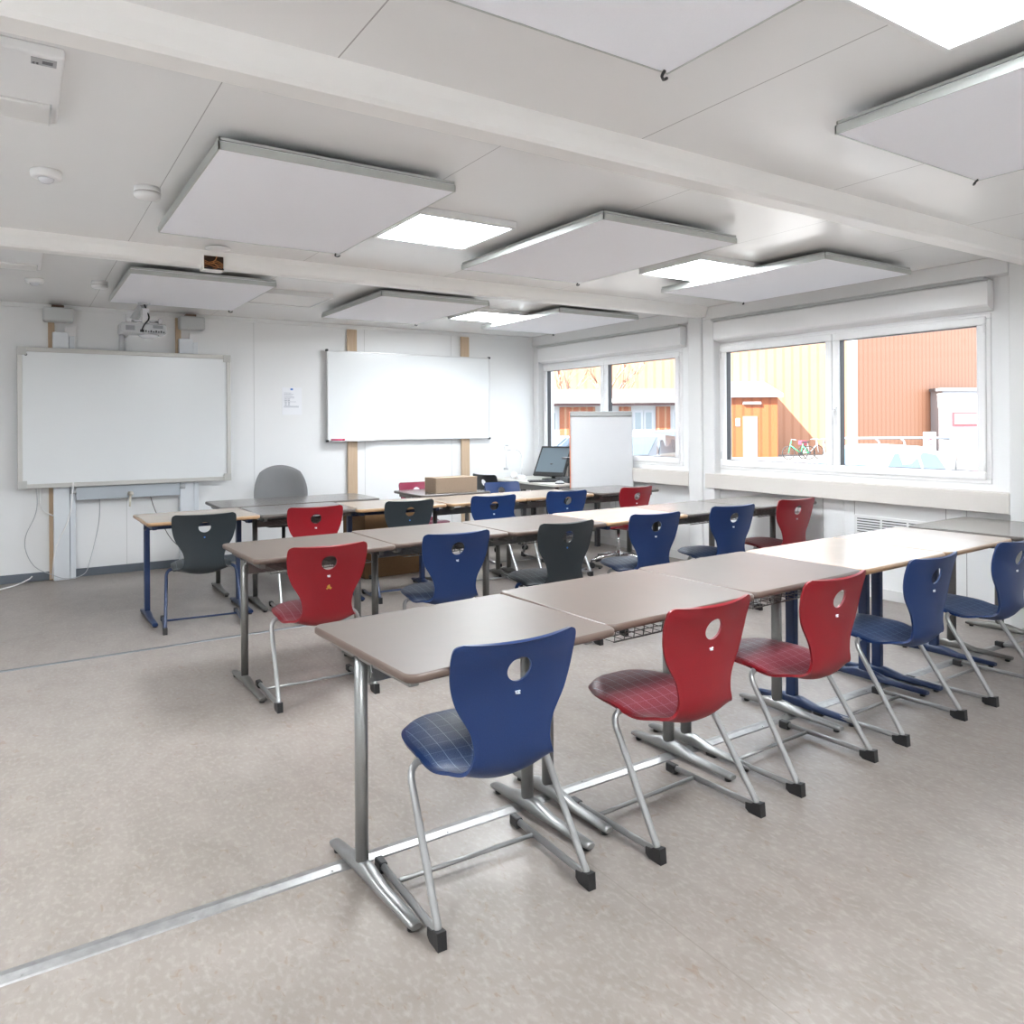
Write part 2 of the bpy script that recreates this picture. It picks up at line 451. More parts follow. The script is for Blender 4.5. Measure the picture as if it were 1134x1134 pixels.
for i, (a, c, nm) in enumerate(((5.70, 8.29, 'in the far corner bay'), (2.70, 5.245, 'above the wide window near the flip chart'), (-.34, 2.22, 'of the nearest bay'))):
    b = MB(); b.prism([(WX-.012, 2.235), (WX-.012, 2.45), (WX-.085, 2.45), (WX-.10, 2.435), (WX-.10, 2.275), (WX-.085, 2.26)], 'y', a, c)
    o = b.build('shutter_box', W_PVC); tag(o, ['white roller shutter box over the far window beside the front corner', 'white roller shutter box over the large window with the bicycles view', 'white roller shutter box over the window nearest the camera'][i], 'shutter box', 'roller shutter boxes')
    b = MB(); b.box(WX-.105, WX-.012, a+.02, c+.03, 2.452, 2.474, .002)
    b.box(WX-.112, WX-.105, a+.02, c+.03, 2.452, 2.457); b.box(WX-.112, WX-.105, a+.02, c+.03, 2.463, 2.468)
    o = b.build('curtain_rail', RAILGREY); tag(o, ['grey rail above the far window shutter box', 'grey rail above the large middle window shutter box', 'grey rail above the nearest window shutter box'][i], 'rail', 'rails over the shutter boxes')
    # shutter crank rod
    y = c-.03+.06
    b = MB(); b.cyl((WX-.07, y, 2.25), (WX-.045, y, 1.42), .006, 8)
    o = b.build('shutter_crank', W_PLASTIC); tag(o, ['white shutter crank rod left of the far window', 'white shutter crank rod beside the post, left of the large window', 'white shutter crank rod left of the nearest window'][i], 'crank rod', 'shutter crank rods')
    h = MB(); h.tube(fillet([(WX-.045, y, 1.45), (WX-.05, y+.02, 1.40), (WX-.05, y+.005, 1.33), (WX-.05, y, 1.26)], .02), .009, 8); h.build('grip', GREYPL, o)
# cable duct boxes under the windows
for i, (y0, y1) in enumerate(((5.585, 8.30), (2.563, 5.36), (-.5, 2.226))):
    b = MB(); b.box(5.782, WX, y0, y1, .79, .935, .004); b.box(5.779, 5.784, y0, y1, .905, .915); b.mi = 0
    o = b.build('cable_duct', W_SILL); tag(o, ['cream cable duct sill under the far corner window', 'long cream cable duct sill under the large window', 'cream cable duct sill under the nearest window'][i], 'cable duct', 'cable ducts under the windows')
# ventilation grille
b = MB(); b.box(WX-.010, WX, 3.10, 3.80, .51, .665, .002)
o = b.build('vent_grille', W_FRAME); tag(o, 'white slotted ventilation grille low on the window wall', 'vent')
s = MB()
for i in range(6):
    for k in range(3):
        s.box(WX-.0125, WX-.009, 3.13+k*.22, 3.13+k*.22+.2, .528+i*.021, .537+i*.021)
s.build('slot', mat('slot_dark', (.12, .12, .12), .8), o)
# wall panel joint lines below the windows
b = MB()
for y in (3.80, 4.10, 3.05, 6.85, 7.15, 2.9): b.box(WX-.0015, WX+.01, y-.002, y+.002, .09, .78)
struct(b.build('trim_13', mat('joint_dark', (.25, .24, .23), .7)))

# ------------------------------------------------------------------ ceiling fittings
def acoustic(x0, x1, y0, y1, label):
    r = empty('acoustic_panel', ((x0+x1)/2, (y0+y1)/2, CZ)); tag(r, label, 'ceiling panel', 'suspended acoustic panels')
    w, h = (x1-x0)/2, (y1-y0)/2
    b = MB(); b.box(-w+.004, w-.004, -h+.004, h-.004, -.083, -.05); b.build('fleece_board', PANEL, r)
    b = MB()
    for z0, z1, e in ((-.085, -.053, 0), (-.047, -.036, .004)):
        b.box(-w+e, w-e, -h+e, -h+.006+e, z0, z1); b.box(-w+e, w-e, h-.006-e, h-e, z0, z1)
        b.box(-w+e, -w+.006+e, -h+e, h-e, z0, z1); b.box(w-.006-e, w-e, -h+e, h-e, z0, z1)
    b.box(-w+.012, w-.012, -h+.012, h-.012, -.05, -.034)
    b.build('edge_frame', PANELEDGE, r)
    for q in (-h+.25, h-.29):
        b = MB(); b.box(-w+.2, w-.2, q, q+.04, -.036, 0); b.build('hanger', SILVER, r)
    b = MB(); b.tube(fillet([(w-.03, h-.02, -.086), (w-.03, h-.005, -.098), (w-.005, h+.012, -.098), (w+.01, h+.012, -.088)], .01), .005, 6)
    b.build('clip', BLACK, r)
    return r
PL = [((.655, 1.70), (3.09, 4.61), 'suspended acoustic panel between the two beams, leftmost, beside the smoke detector'),
      ((2.585, 3.62), (3.09, 4.62), 'suspended acoustic panel between the beams, middle, between two lit lamps'),
      ((4.45, 5.47), (3.07, 4.59), 'suspended acoustic panel beside the large window, behind the near beam'),
      ((.66, 1.68), (5.93, 7.40), 'suspended acoustic panel above the projector'),
      ((2.54, 3.59), (5.90, 7.39), 'suspended acoustic panel in front of the long whiteboard'),
      ((4.38, 5.40), (5.90, 7.38), 'suspended acoustic panel in the corner by the far window'),
      ((.64, 1.685), (.18, 1.705), 'large acoustic panel cut off by the top edge, before the near beam'),
      ((2.565, 3.61), (.20, 1.725), 'large acoustic panel at the upper right, beside the brightest lamp')]
for (x0, x1), (y0, y1), l in PL: acoustic(x0, x1, y0, y1, l)
def lamp(x, y, on, label):
    r = empty('ceiling_lamp', (x, y, CZ)); tag(r, label, 'ceiling lamp', 'flat square ceiling lamps')
    b = MB(); h = .31
    for a in ((-h, h, -h, -h+.022), (-h, h, h-.022, h), (-h, -h+.022, -h+.022, h-.022), (h-.022, h, -h+.022, h-.022)):
        b.box(a[0], a[1], a[2], a[3], -.042, 0, .003)
    b.build('frame', W_FRAME, r)
    b = MB(); b.box(-h+.02, h-.02, -h+.02, h-.02, -.036, -.01); b.build('diffuser', LED if on else LEDOFF, r)
for x, y, on, l in ((2.09, 3.95, 1, 'lit square ceiling lamp between the two beams, left of the middle acoustic panel'), (4.22, 3.96, 1, 'lit square ceiling lamp near the large window'),
                    (4.13, 6.82, 1, 'lit square ceiling lamp nearest the front wall corner'), (2.03, 6.80, 0, 'unlit square ceiling lamp near the front wall, right of the projector'),
                    (2.06, .91, 1, 'large bright ceiling lamp cut off at the upper right corner'), (-.9, .91, 1, 'added ceiling fill lamp left of the camera, out of view'), (-1.0, 3.95, 1, 'added ceiling fill lamp beyond the ventilation unit, out of view')):  # last two lamps are unseen, added to brighten the dark left side
    lamp(x, y, on, l)
# wall mounted ventilation units on the left
def unit(y0, y1, x1, label, z0):
    r = empty('ventilation_unit', (x1, (y0+y1)/2, CZ)); tag(r, label, 'ventilation unit', 'ceiling ventilation units')
    h = (y1-y0)/2
    b = MB(); b.box(-1.1, 0, -h, h, z0-CZ, 0, .008); b.build('housing', W_PLASTIC, r)
    b = MB(); b.box(-1.06, -.022, h-.20, h-.02, z0-CZ-.012, z0-CZ, .004); b.build('flap', LEDOFF, r)
    b = MB(); b.box(-.028, -.022, h-.20, h-.02, z0-CZ-.016, z0-CZ+.002); b.build('flap_edge', RAILGREY, r)
    return r
u = unit(2.70, 3.30, .125, 'white ceiling ventilation unit with rating label at the upper left edge', 2.565)
b = MB(); b.box(-.088, -.02, -.275, -.225, 2.565-CZ-.002, 2.565-CZ+.001)
st = b.build('rating_label', mat('label_grey', (.42, .43, .44), .5), u)
# CE letters on the rating label
b = MB()
for cx, e in ((-.080, 0), (-.070, 1)):
    pts = [(cx+.004*math.cos(R(a)), -.238-.005*math.sin(R(a)), 2.565-CZ-.003) for a in range(60, 301, 30)]
    b.tube(pts, .0009, 5)
    if e: b.cyl((cx-.004, -.238, 2.565-CZ-.003), (cx+.001, -.238, 2.565-CZ-.003), .0009, 5)
b.box(-.058, -.030, -.262, -.240, 2.565-CZ-.003, 2.565-CZ-.001)
b.build('label_print', mat('label_print', (.15, .15, .16), .6), st)
unit(5.72, 6.45, .14, 'white ceiling ventilation unit beyond the far beam at the left edge', 2.57)
# detectors
def lat(name, prof, x, y, m, label, cat, z=CZ, group=None):
    r = empty(name, (x, y, z)); tag(r, label, cat, group)
    for nm, p, mm in zip(('base', 'dome'), prof, m):
        b = MB(); b.lathe(p); b.build(nm, mm, r)
    return r
pir = [[(.062, 0), (.064, -.012), (.060, -.03), (.048, -.034)], [(.034, -.03), (.03, -.045), (.018, -.054), (.002, -.056)]]
smk = [[(.058, 0), (.06, -.02), (.059, -.026)], [(.060, -.029), (.061, -.042), (.052, -.052), (.01, -.055)]]
PG = mat('milky_lens', (.70, .71, .74), .25)
lat('motion_sensor', pir, .11, 4.04, (W_PLASTIC, PG), 'round white motion sensor on the ceiling between the beams', 'motion sensor', group='ceiling motion sensors')
lat('motion_sensor', pir, .11, 7.02, (W_PLASTIC, PG), 'round white motion sensor on the ceiling beyond the far beam', 'motion sensor', group='ceiling motion sensors')
s1 = lat('smoke_detector', smk, .53, 4.06, (W_PLASTIC, W_PLASTIC), 'white smoke detector beside the left acoustic panel', 'smoke detector', group='ceiling smoke detectors')
s2 = lat('smoke_detector', smk, .55, 6.90, (W_PLASTIC, W_PLASTIC), 'white smoke detector beside the panel over the projector', 'smoke detector', group='ceiling smoke detectors')
for s_ in (s1, s2):
    b = MB(); b.lathe([(.0585, -.0255), (.0585, -.0295)]); b.build('slot', mat('slot_grey', (.25, .2, .2), .7), s_)
b = MB(); b.lathe([(.012, -.015), (.05, -.013), (.075, -.006), (.078, 0)]); o = b.build('cover_plate', W_PLASTIC); o.location = (1.09, 5.17, CZ-.008)
tag(o, 'round white cover plate on the ceiling beside the open cable hole', 'cover plate')
# open cable hole in the far beam
r = empty('junction_hole', (1.09, 5.297, CZ-.078)); tag(r, 'open square cable hole with loose orange wires in the far beam', 'cable hole')
b = MB(); b.box(-.066, .066, -.004, .11, -.048, -.044); b.box(-.066, .066, -.004, .11, .044, .048); b.box(-.066, -.062, -.004, .11, -.044, .044); b.box(.062, .066, -.004, .11, -.044, .044); b.build('rim', W_BEAM, r)
b = MB(); b.box(-.062, .062, .006, .012, -.044, .044); b.build('cavity', HOLE, r)
b = MB()
for k in range(5):
    z = -.03+.011*k
    b.tube(fillet([(-.062, .004, z), (-.03, -.004, z+random.uniform(-.02, .015)), (.01, -.008, z+random.uniform(-.015, .02)), (.045, -.002, z-.012), (.06, .006, z-.02)], .02), .0022, 6)
b.tube(fillet([(.02, .004, .044), (.012, -.010, .02), (-.01, -.012, .0), (.03, -.006, -.03)], .015), .0028, 6)
b.build('wires', COPPER, r)
b = MB(); b.box(-.062, .062, -.008, -.002, -.046, -.036); b.build('cable', BLACK, r)

# ------------------------------------------------------------------ tables
def make_table(kind, label, W=.794):
    top, edge, leg = dict(taupeplain=(TAUPE, TAUPE_EDGE, SILVER), taupe=(TAUPE, TAUPE_EDGE, SILVER), beech=(BEECH, BEECH_EDGE, NAVY), grey=(GREYTOP, GREY_EDGE, GREYTUBE), taupegrey=(TAUPE, TAUPE_EDGE, GREYTUBE), beechlight=(BEECH, BEECH_EDGE, GREYTUBE))[kind]
    r = empty('school_table', (0, 0, 0)); tag(r, label, 'table')
    D, Z = .672, .76; LXX = W/2-.062
    b = MB()
    P = rrect(W, D, .035, 6); P1 = rrect(W-.012, D-.012, .030, 6)
    n = len(P)
    rings = []
    for poly, z in ((P1, Z-.026), (P, Z-.020), (P, Z-.006), (P1, Z)):
        rings.append([b.bm.verts.new((x, y, z)) for x, y in poly])
    for i in range(3):
        for j in range(n):
            f = b.bm.faces.new((rings[i][j], rings[i][(j+1) % n], rings[i+1][(j+1) % n], rings[i+1][j])); f.material_index = 1; f.smooth = True
    f = b.bm.faces.new(rings[0][::-1]); f.material_index = 1
    f = b.bm.faces.new(rings[3]); f.material_index = 0
    b.build('tabletop', [top, edge], r)
    sq = leg is NAVY
    for s in (-1, 1):
        x = s*LXX; y0 = .085
        b = MB()
        if sq: b.box(x-.019, x+.019, y0-.026, y0+.026, .05, Z-.05, .006)
        else: b.tube([(x, y0, .05), (x, y0, Z-.05)], .028, 16, flat=.70)
        b.build('leg', leg, r)
        b = MB()
        segs = [(-.262, .017, .012, .030), (-.245, .019, .010, .034), (-.06, .021, .010, .040), (y0-.05, .024, .010, .062), (y0+.05, .024, .010, .062), (.20, .021, .010, .042), (.285, .019, .010, .034), (.30, .017, .012, .030)]
        prev = None
        for (yy, hw, zz, hh) in segs:
            ring = []
            for k in range(12):
                a = 2*PI*k/12; ca, sa = math.cos(a), math.sin(a)
                ex = .6 if sq else .8
                ring.append(b.bm.verts.new((x+hw*math.copysign(abs(ca)**ex, ca), yy, (zz+hh)/2+(hh-zz)/2*math.copysign(abs(sa)**ex, sa))))
            if prev:
                for k in range(12):
                    f = b.bm.faces.new((prev[k], prev[(k+1) % 12], ring[(k+1) % 12], ring[k])); f.smooth = True
            else: b.bm.faces.new(ring[::-1])
            prev = ring
        b.bm.faces.new(prev)
        ft = b.build('foot', leg, r)
        for yy in (-.235, .265):
            b = MB(); b.cyl((x, yy, 0), (x, yy, .014), .014, 10); b.build('foot_pad', BLACK, ft)
        b = MB(); b.box(x-.017, x+.017, -.26, .28, Z-.062, Z-.026, .006); b.build('support_arm', leg, r)
    b = MB(); b.box(-LXX+.015, LXX-.015, .07, .10, Z-.145 if not sq else Z-.10, Z-.085 if not sq else Z-.045, .006); b.build('crossbeam', leg, r)
    if kind in ('taupe', 'taupegrey', 'grey'):
        b = MB()
        zt, zb = Z-.035, Z-.095
        for yy, zz in ((-.25, zt), (-.24, zb), (.05, zb)): b.cyl((-.29, yy, zz), (.29, yy, zz), .003, 6)
        for k in range(5): yy = -.24+.06*k; b.cyl((-.29, yy, zb), (.29, yy, zb), .0018, 5)
        for k in range(13):
            x = -.288+.048*k
            b.tube([(x, -.25, zt), (x, -.24, zb), (x, .05, zb), (x, .06, zt)], .0018, 5)
        b.build('wire_basket', GREYTUBE, r)
    for s in (-1, 1):
        b = MB(); x = s*(LXX+.02)
        b.tube(fillet([(x, -.03, Z-.03), (x, -.03, Z-.075), (x+s*.012, -.055, Z-.085), (x+s*.022, -.075, Z-.060)], .015), .0035, 6)
        b.build('bag_hook', SILVER if not sq else BLACK, r)
    return r
T = {k: None for k in ('taupeplain', 'taupe', 'beech', 'grey', 'taupegrey', 'beechlight')}
def table(kind, x, y, yaw, label, group=None):
    if T[kind] is None:
        T[kind] = make_table(kind, label); o = T[kind]; o.location = (x, y, 0); o.rotation_euler = (0, 0, R(yaw))
        if group: o['group'] = group
        return o
    return dup(T[kind], (x, y, 0), R(yaw), label, group)
g1, g2, g3 = 'tables of the front row', 'tables of the middle row', 'tables of the back row'
table('taupeplain', 1.252, 2.240, 4.0, 'taupe topped school table nearest the camera, left end of the nearest row', g1)
table('taupe', 2.045, 2.322, 2.6, 'taupe school table with wire basket, second from the left in the nearest row', g1)
table('taupe', 2.842, 2.374, 2.8, 'taupe school table behind the second red chair, third in the nearest row', g1)
table('beech', 3.632, 2.405, 2.4, 'light beech table on navy legs, fourth in the nearest row, with window glare', g1)
table('beech', 4.425, 2.435, 3.2, 'light beech table on navy legs, fifth in the nearest row', g1)
table('grey', 5.300, 2.465, 2.0, 'dark grey topped table by the window post, last of the nearest row', g1)
table('taupegrey', 1.385, 4.285, 1.8, 'taupe table at the left end of the middle row with a red chair', g2)
table('taupegrey', 2.185, 4.345, 1.0, 'taupe table behind the blue chair, second in the middle row', g2)
table('taupegrey', 2.985, 4.345, 1.8, 'greyish taupe table behind the charcoal chair, third in the middle row', g2)
table('beech', 3.782, 4.360, 1.5, 'light beech table on navy legs, fourth in the middle row', g2)
table('grey', 4.580, 4.385, 2.0, 'grey table, fifth in the middle row, near the window wall', g2)
table('grey', 5.385, 4.400, 1.5, 'grey table touching the cable duct, last of the middle row', g2)
table('beech', 1.140, 6.215, 1.5, 'light beech table on navy legs at the left end of the back row', g3)
table('grey', 1.935, 6.215, -1.0, 'grey table behind the red chair, second in the back row', g3)
table('beech', 2.700, 6.120, -3.0, 'light beech table on navy legs behind the charcoal chair, third in the back row', g3)
table('beechlight', 3.500, 6.090, 0., 'light table on grey legs in front of the small cardboard box', g3)
table('beechlight', 4.300, 6.100, 0., 'light table on grey legs between the two right blue chairs of the back row', g3)
table('grey', 5.170, 6.105, 0., 'grey table before the flip chart, right end of the back row', g3)
o = make_table('grey', 'wide dark glossy teacher desk with the grey office chair behind it', 1.42); o.name = 'teacher_desk'; o.location = (2.115, 6.945, 0)
table('grey', 3.640, 6.945, -1.5, 'dark glossy table carrying the small cardboard box')
# ------------------------------------------------------------------ moulded chairs
PROF = [(.264, .426, .030), (.261, .430, .062), (.254, .434, .092), (.240, .439, .120), (.218, .443, .148), (.18, .445, .176), (.13, .443, .196), (.07, .436, .205), (.0, .425, .205), (-.06, .408, .200), (-.11, .395, .192), (-.15, .388, .182),
        (-.188, .392, .170), (-.218, .410, .156), (-.236, .442, .140), (-.244, .49, .129), (-.246, .545, .138), (-.248, .585, .158), (-.250, .625, .182), (-.255, .665, .197), (-.263, .705, .206), (-.274, .745, .210), (-.286, .778, .211), (-.294, .801, .208), (-.298, .812, .200), (-.301, .818, .182)]
def crom(P, n):
    out = []
    for i in range(len(P)-1):
        p0 = P[max(i-1, 0)]; p1 = P[i]; p2 = P[i+1]; p3 = P[min(i+2, len(P)-1)]
        for k in range(n):
            t = k/n
            out.append(tuple(.5*((2*b_)+(-a+c)*t+(2*a-5*b_+4*c-d)*t*t+(-a+3*b_-3*c+d)*t**3) for a, b_, c, d in zip(p0, p1, p2, p3)))
    out.append(P[-1]); return out
def shell_mesh():
    prof = crom(PROF, 3); ns = 26; n = len(prof)
    arc = [0]
    for i in range(1, n): arc.append(arc[-1]+math.hypot(prof[i][0]-prof[i-1][0], prof[i][1]-prof[i-1][1]))
    tot = arc[-1]
    pts = []
    for i, (y, z, w) in enumerate(prof):
        t = arc[i]/tot; row = []
        back = max(0, min(1, (t-.50)/.18)); back = back*back*(3-2*back)
        hi = max(0, min(1, (t-.78)/.2))
        for j in range(ns+1):
            s = -math.cos(PI*j/ns)*.25+(-1+2*j/ns)*.75
            x = s*w
            cy = back*(s*s)*(.026+.010*hi)*(w/.2)
            cz = (1-back)*((s*s)*.010*max(0, min(1, (t-.15)/.2))-(s**4)*.012*(1-max(0, min(1, (t-.05)/.2)))-(s**8)*.012)
            cz += math.exp(-((t-.49)/.085)**2)*(abs(s)**2.2)*.040
            top = hi*hi*(s*s)*.004
            row.append(Vector((x, y+cy, z+cz+top)))
        pts.append(row)
    def nrm(i, j):
        a = pts[min(i+1, n-1)][j]-pts[max(i-1, 0)][j]; b_ = pts[i][min(j+1, ns)]-pts[i][max(j-1, 0)]
        return b_.cross(a).normalized()     # towards the rear / underside
    bm = bmesh.new(); ug = bm.loops.layers.uv.new('grid'); ue = bm.loops.layers.uv.new('edge')
    th = .0085
    layers = []
    info = {}
    for L, off in ((0, 0.), (1, th)):
        g = []
        for i in range(n):
            row = []
            for j in range(ns+1):
                nn = nrm(i, j)
                edge = (j in (0, ns)) or i in (0, n-1)
                p = pts[i][j]+nn*(off if not edge else (th*.5-.0055 if L == 0 else th*.5+.0055))
                if L == 0 and not edge: p = pts[i][j]
                v = bm.verts.new(p); info[v] = (pts[i][j].x, arc[i], (-1+2*j/ns), arc[i]/tot); row.append(v)
            g.append(row)
        layers.append(g)
    def face(vs, m):
        f = bm.faces.new(vs); f.smooth = True; f.material_index = m
        for l in f.loops:
            a = info[l.vert]; l[ug].uv = (a[0], a[1]); l[ue].uv = (a[2], a[3])
    for i in range(n-1):
        for j in range(ns):
            a, b_, c, d = layers[0][i][j], layers[0][i][j+1], layers[0][i+1][j+1], layers[0][i+1][j]; face((a, b_, c, d), 0)
            a, b_, c, d = layers[1][i][j], layers[1][i][j+1], layers[1][i+1][j+1], layers[1][i+1][j]; face((a, d, c, b_), 1)
    for i in range(n-1):
        for j in (0, ns): face((layers[0][i][j], layers[0][i+1][j], layers[1][i+1][j], layers[1][i][j]), 1)
    for j in range(ns):
        for i in (0, n-1): face((layers[0][i][j], layers[0][i][j+1], layers[1][i][j+1], layers[1][i][j]), 1)
    bmesh.ops.recalc_face_normals(bm, faces=bm.faces)
    me = bpy.data.meshes.new('shell'); bm.to_mesh(me); bm.free()
    # grip hole
    o = bpy.data.objects.new('tmp', me); COL.objects.link(o)
    c = MB(); pr = [(.041*math.cos(2*PI*k/32), .727+.038*math.sin(2*PI*k/32)) for k in range(32)]
    c.prism(pr, 'y', -.5, 0); co = c.build('cut', W_WALL)
    md = o.modifiers.new('b', 'BOOLEAN'); md.object = co; md.operation = 'DIFFERENCE'; md.solver = 'EXACT'
    dg = bpy.context.evaluated_depsgraph_get(); dg.update()
    me2 = bpy.data.meshes.new_from_object(o.evaluated_get(dg), depsgraph=dg)
    bpy.data.objects.remove(o); bpy.data.objects.remove(co)
    for p in me2.polygons: p.use_smooth = True
    return me2
SHELL = shell_mesh()
def smooth_angle(me, ang):
    try: me.set_sharp_from_angle(angle=R(ang))
    except Exception: pass
smooth_angle(SHELL, 50)
CH = dict(blue=((.0045, .025, .105), (.26, .34, .44)), red=((.215, .003, .009), (.52, .36, .44)), charcoal=((.016, .022, .026), (.28, .32, .36)), magenta=((.20, .006, .035), (.4, .2, .3)))
SHM = {}
def shell_for(color):
    if color not in SHM:
        me = SHELL.copy(); base, light = CH[color]
        me.materials.clear()
        me.materials.append(shell_mat('seat_'+color, base, light, True)); me.materials.append(shell_mat('shell_'+color, base, light))
        SHM[color] = me
    return SHM[color]
def sticker(parent, color):
    # small maker's mark below the grip hole
    if color in ('charcoal',):
        b = MB(); b.prism([(.006*math.cos(R(a)), .655+.006*math.sin(R(a))) for a in range(-90, 270, 72)], 'y', -.2652, -.2585); b.build('maker_mark', STICKB, parent)
    else:
        b = MB(); y0, y1 = -.2664, -.2585
        b.prism([(-.008, .660), (-.001, .660), (-.0045, .650)], 'y', y0, y1)
        b.prism([(-.001, .660), (.009, .660), (.009, .657), (.004, .657), (.009, .652), (.009, .650), (-.001, .650), (-.001, .653), (.003, .653)], 'y', y0, y1)
        b.build('maker_mark', STICKER, parent)
def make_sled(color, navy=False):
    r = empty('school_chair', (0, 0, 0)); tag(r, '-', 'chair')
    sh = bpy.data.objects.new('seat_shell', shell_for(color)); COL.objects.link(sh); sh.parent = r
    sticker(sh, color)
    fm = NAVY if navy else SILVER2
    for s in (-1, 1):
        b = MB()
        path = fillet([(s*.04, -.01, .408), (s*.236, -.01, .408), (s*.257, -.262, .030), (s*.257, .17, .022)], [0, .055, .028, 0], 7)
        b.tube(path, .0115, 10)
        b.build('runner_frame', fm, r)
        for nm, (y0, y1, z1) in (('rear_glide', (-.278, -.205, .052)), ('front_glide', (.14, .192, .036))):
            b = MB()
            if nm == 'rear_glide':
                b.prism([(-.282, .0), (-.228, .0), (-.212, .010), (-.212, .033), (-.235, .036), (-.248, .044), (-.278, .050)], 'x', s*.257-.014, s*.257+.014)
            else: b.box(s*.257-.014, s*.257+.014, y0, y1, 0, z1, .006)
            b.build(nm, BLACK, r)
    b = MB(); b.cyl((-.257, .045, .024), (.257, .045, .024), .0075, 10); b.build('crossbar', fm, r)
    b = MB(); b.box(-.075, .075, -.06, .06, .380, .396, .004); b.build('seat_bracket', BLACK if not navy else NAVY, r)
    return r
SLED = {}
def chair(x, yh, yaw, color, label, group, navy=False):
    k = (color, navy)
    rz = R(yaw)
    # given is the grip hole; the origin lies .27 in front of it
    loc = (x-.27*math.sin(rz), yh-.012+.27*math.cos(rz), 0)
    if k not in SLED:
        o = make_sled(color, navy); SLED[k] = o; o.location = loc; o.rotation_euler = (0, 0, rz); o['label'] = label; o['group'] = group; return o
    return dup(SLED[k], loc, rz, label, group)
f1, f2, f3 = 'chairs along the front row', 'chairs along the middle row', 'chairs along the back row'
chair(1.222, 1.870, -1.5, 'blue', 'blue shell chair nearest the camera, with a silver runner frame', f1)
chair(2.015, 1.850, 1.8, 'red', 'red shell chair nearest the camera, beside the large blue one', f1)
chair(2.780, 1.880, 2.0, 'red', 'red shell chair in the nearest row, second of its two red ones', f1)
chair(3.560, 1.905, 1.0, 'blue', 'blue shell chair right of the two near red chairs', f1)
chair(4.390, 1.915, 0.5, 'blue', 'blue shell chair at the right edge, facing the beech tables of the nearest row', f1)
chair(5.50, 1.96, 0.0, 'blue', 'blue chair cut off by the right edge, only its seat side showing', f1)
chair(1.350, 3.850, -1.5, 'red', 'red shell chair with a yellow smudge at the left end of the middle row', f2)
chair(2.120, 3.865, -3.5, 'blue', 'blue shell chair in the middle row between a red and a charcoal chair', f2)
chair(2.915, 3.865, -1.5, 'charcoal', 'charcoal shell chair on a navy frame in the middle row', f2, True)
chair(3.700, 3.890, -7.0, 'blue', 'blue shell chair right of the charcoal chair of the middle row', f2)
chair(4.520, 3.915, -7.0, 'blue', 'blue shell chair next to the last red chair of the middle row', f2)
chair(5.315, 3.945, -3.5, 'red', 'red shell chair closest to the large window, end of the middle row', f2)
chair(1.098, 5.700, -6.0, 'charcoal', 'charcoal shell chair on navy runners at the beech table, far left', f3, True)
chair(1.905, 5.715, -5.0, 'red', 'red shell chair in front of the grey office chair', f3)
chair(2.695, 5.715, -4.5, 'charcoal', 'charcoal shell chair in the back row before the long whiteboard', f3, True)
chair(3.485, 5.680, -8.0, 'blue', 'blue shell chair in the back row below the small cardboard box', f3)
chair(4.272, 5.660, -7.0, 'blue', 'blue shell chair in the back row below the monitor', f3)
chair(4.36, 6.95, 176., 'blue', 'blue shell chair facing the camera behind the back row', 'chairs behind the back row')
chair(3.62, 7.50, 178., 'magenta', 'dark pink shell chair behind the small cardboard box', 'chairs behind the back row')
# yellow smudge on the left red chair
m1 = [o for o in bpy.data.objects if o.get('label', '').startswith('red shell chair with a yellow smudge')][0]
b = MB()
for cx_, cz_, rr_ in ((0, .598, .008), (.010, .592, .006), (-.008, .590, .004), (.004, .606, .004)):
    b.prism([(cx_+rr_*math.cos(R(a_))*(1+.3*math.sin(a_)), cz_+rr_*math.sin(R(a_))) for a_ in range(0, 360, 40)], 'y', -.2625, -.2570)
b.build('smudge', mat('yellow_smudge', (.45, .24, .03), .6), m1)

# swivel chairs with the same shell
def star_base(r, zseat, rad=.30, tube=CHROME):
    b = MB(); b.cyl((0, 0, .09), (0, 0, zseat-.02), .018, 14); b.lathe([(.032, .07), (.034, .13), (.026, .15)], n=14); b.build('gas_column', tube, r)
    for k in range(5):
        a = R(72*k+20); c, s = math.cos(a), math.sin(a)
        b = MB(); b.tube([(.02*c, .02*s, .125), (.15*c, .15*s, .110), (rad*c, rad*s, .075)], [.017, .015, .011], 8); b.build('star_leg', tube, r)
        b = MB(); p = Vector((c*rad, s*rad, 0)); t = Vector((-s, c, 0))
        for q in (-.016, .016): b.cyl(p+t*(q-.008)+Vector((0, 0, .028)), p+t*(q+.008)+Vector((0, 0, .028)), .028, 14)
        b.cyl(p+Vector((0, 0, .03)), p+Vector((0, 0, .078)), .006, 8)
        b.build('castor', BLACK, r)
def swivel(x, y, yaw, color, label, dz=0.):
    r = empty('swivel_chair', (x, y, 0), R(yaw)); tag(r, label, 'swivel chair')
    sh = bpy.data.objects.new('seat_shell', shell_for(color)); COL.objects.link(sh); sh.parent = r; sh.location = (0, 0, dz)
    sticker(sh, color)
    star_base(r, .40+dz)
    b = MB(); b.box(-.1, .1, -.06, .1, .375+dz, .40+dz, .008); b.build('seat_bracket', BLACK, r)
    return r
swivel(5.085, 5.875, 2.0, 'red', 'red shell swivel chair on a chrome star base in the back row', 0.)
swivel(4.72, 7.50, -82., 'charcoal', 'charcoal shell swivel chair pushed to the computer desk', .05)

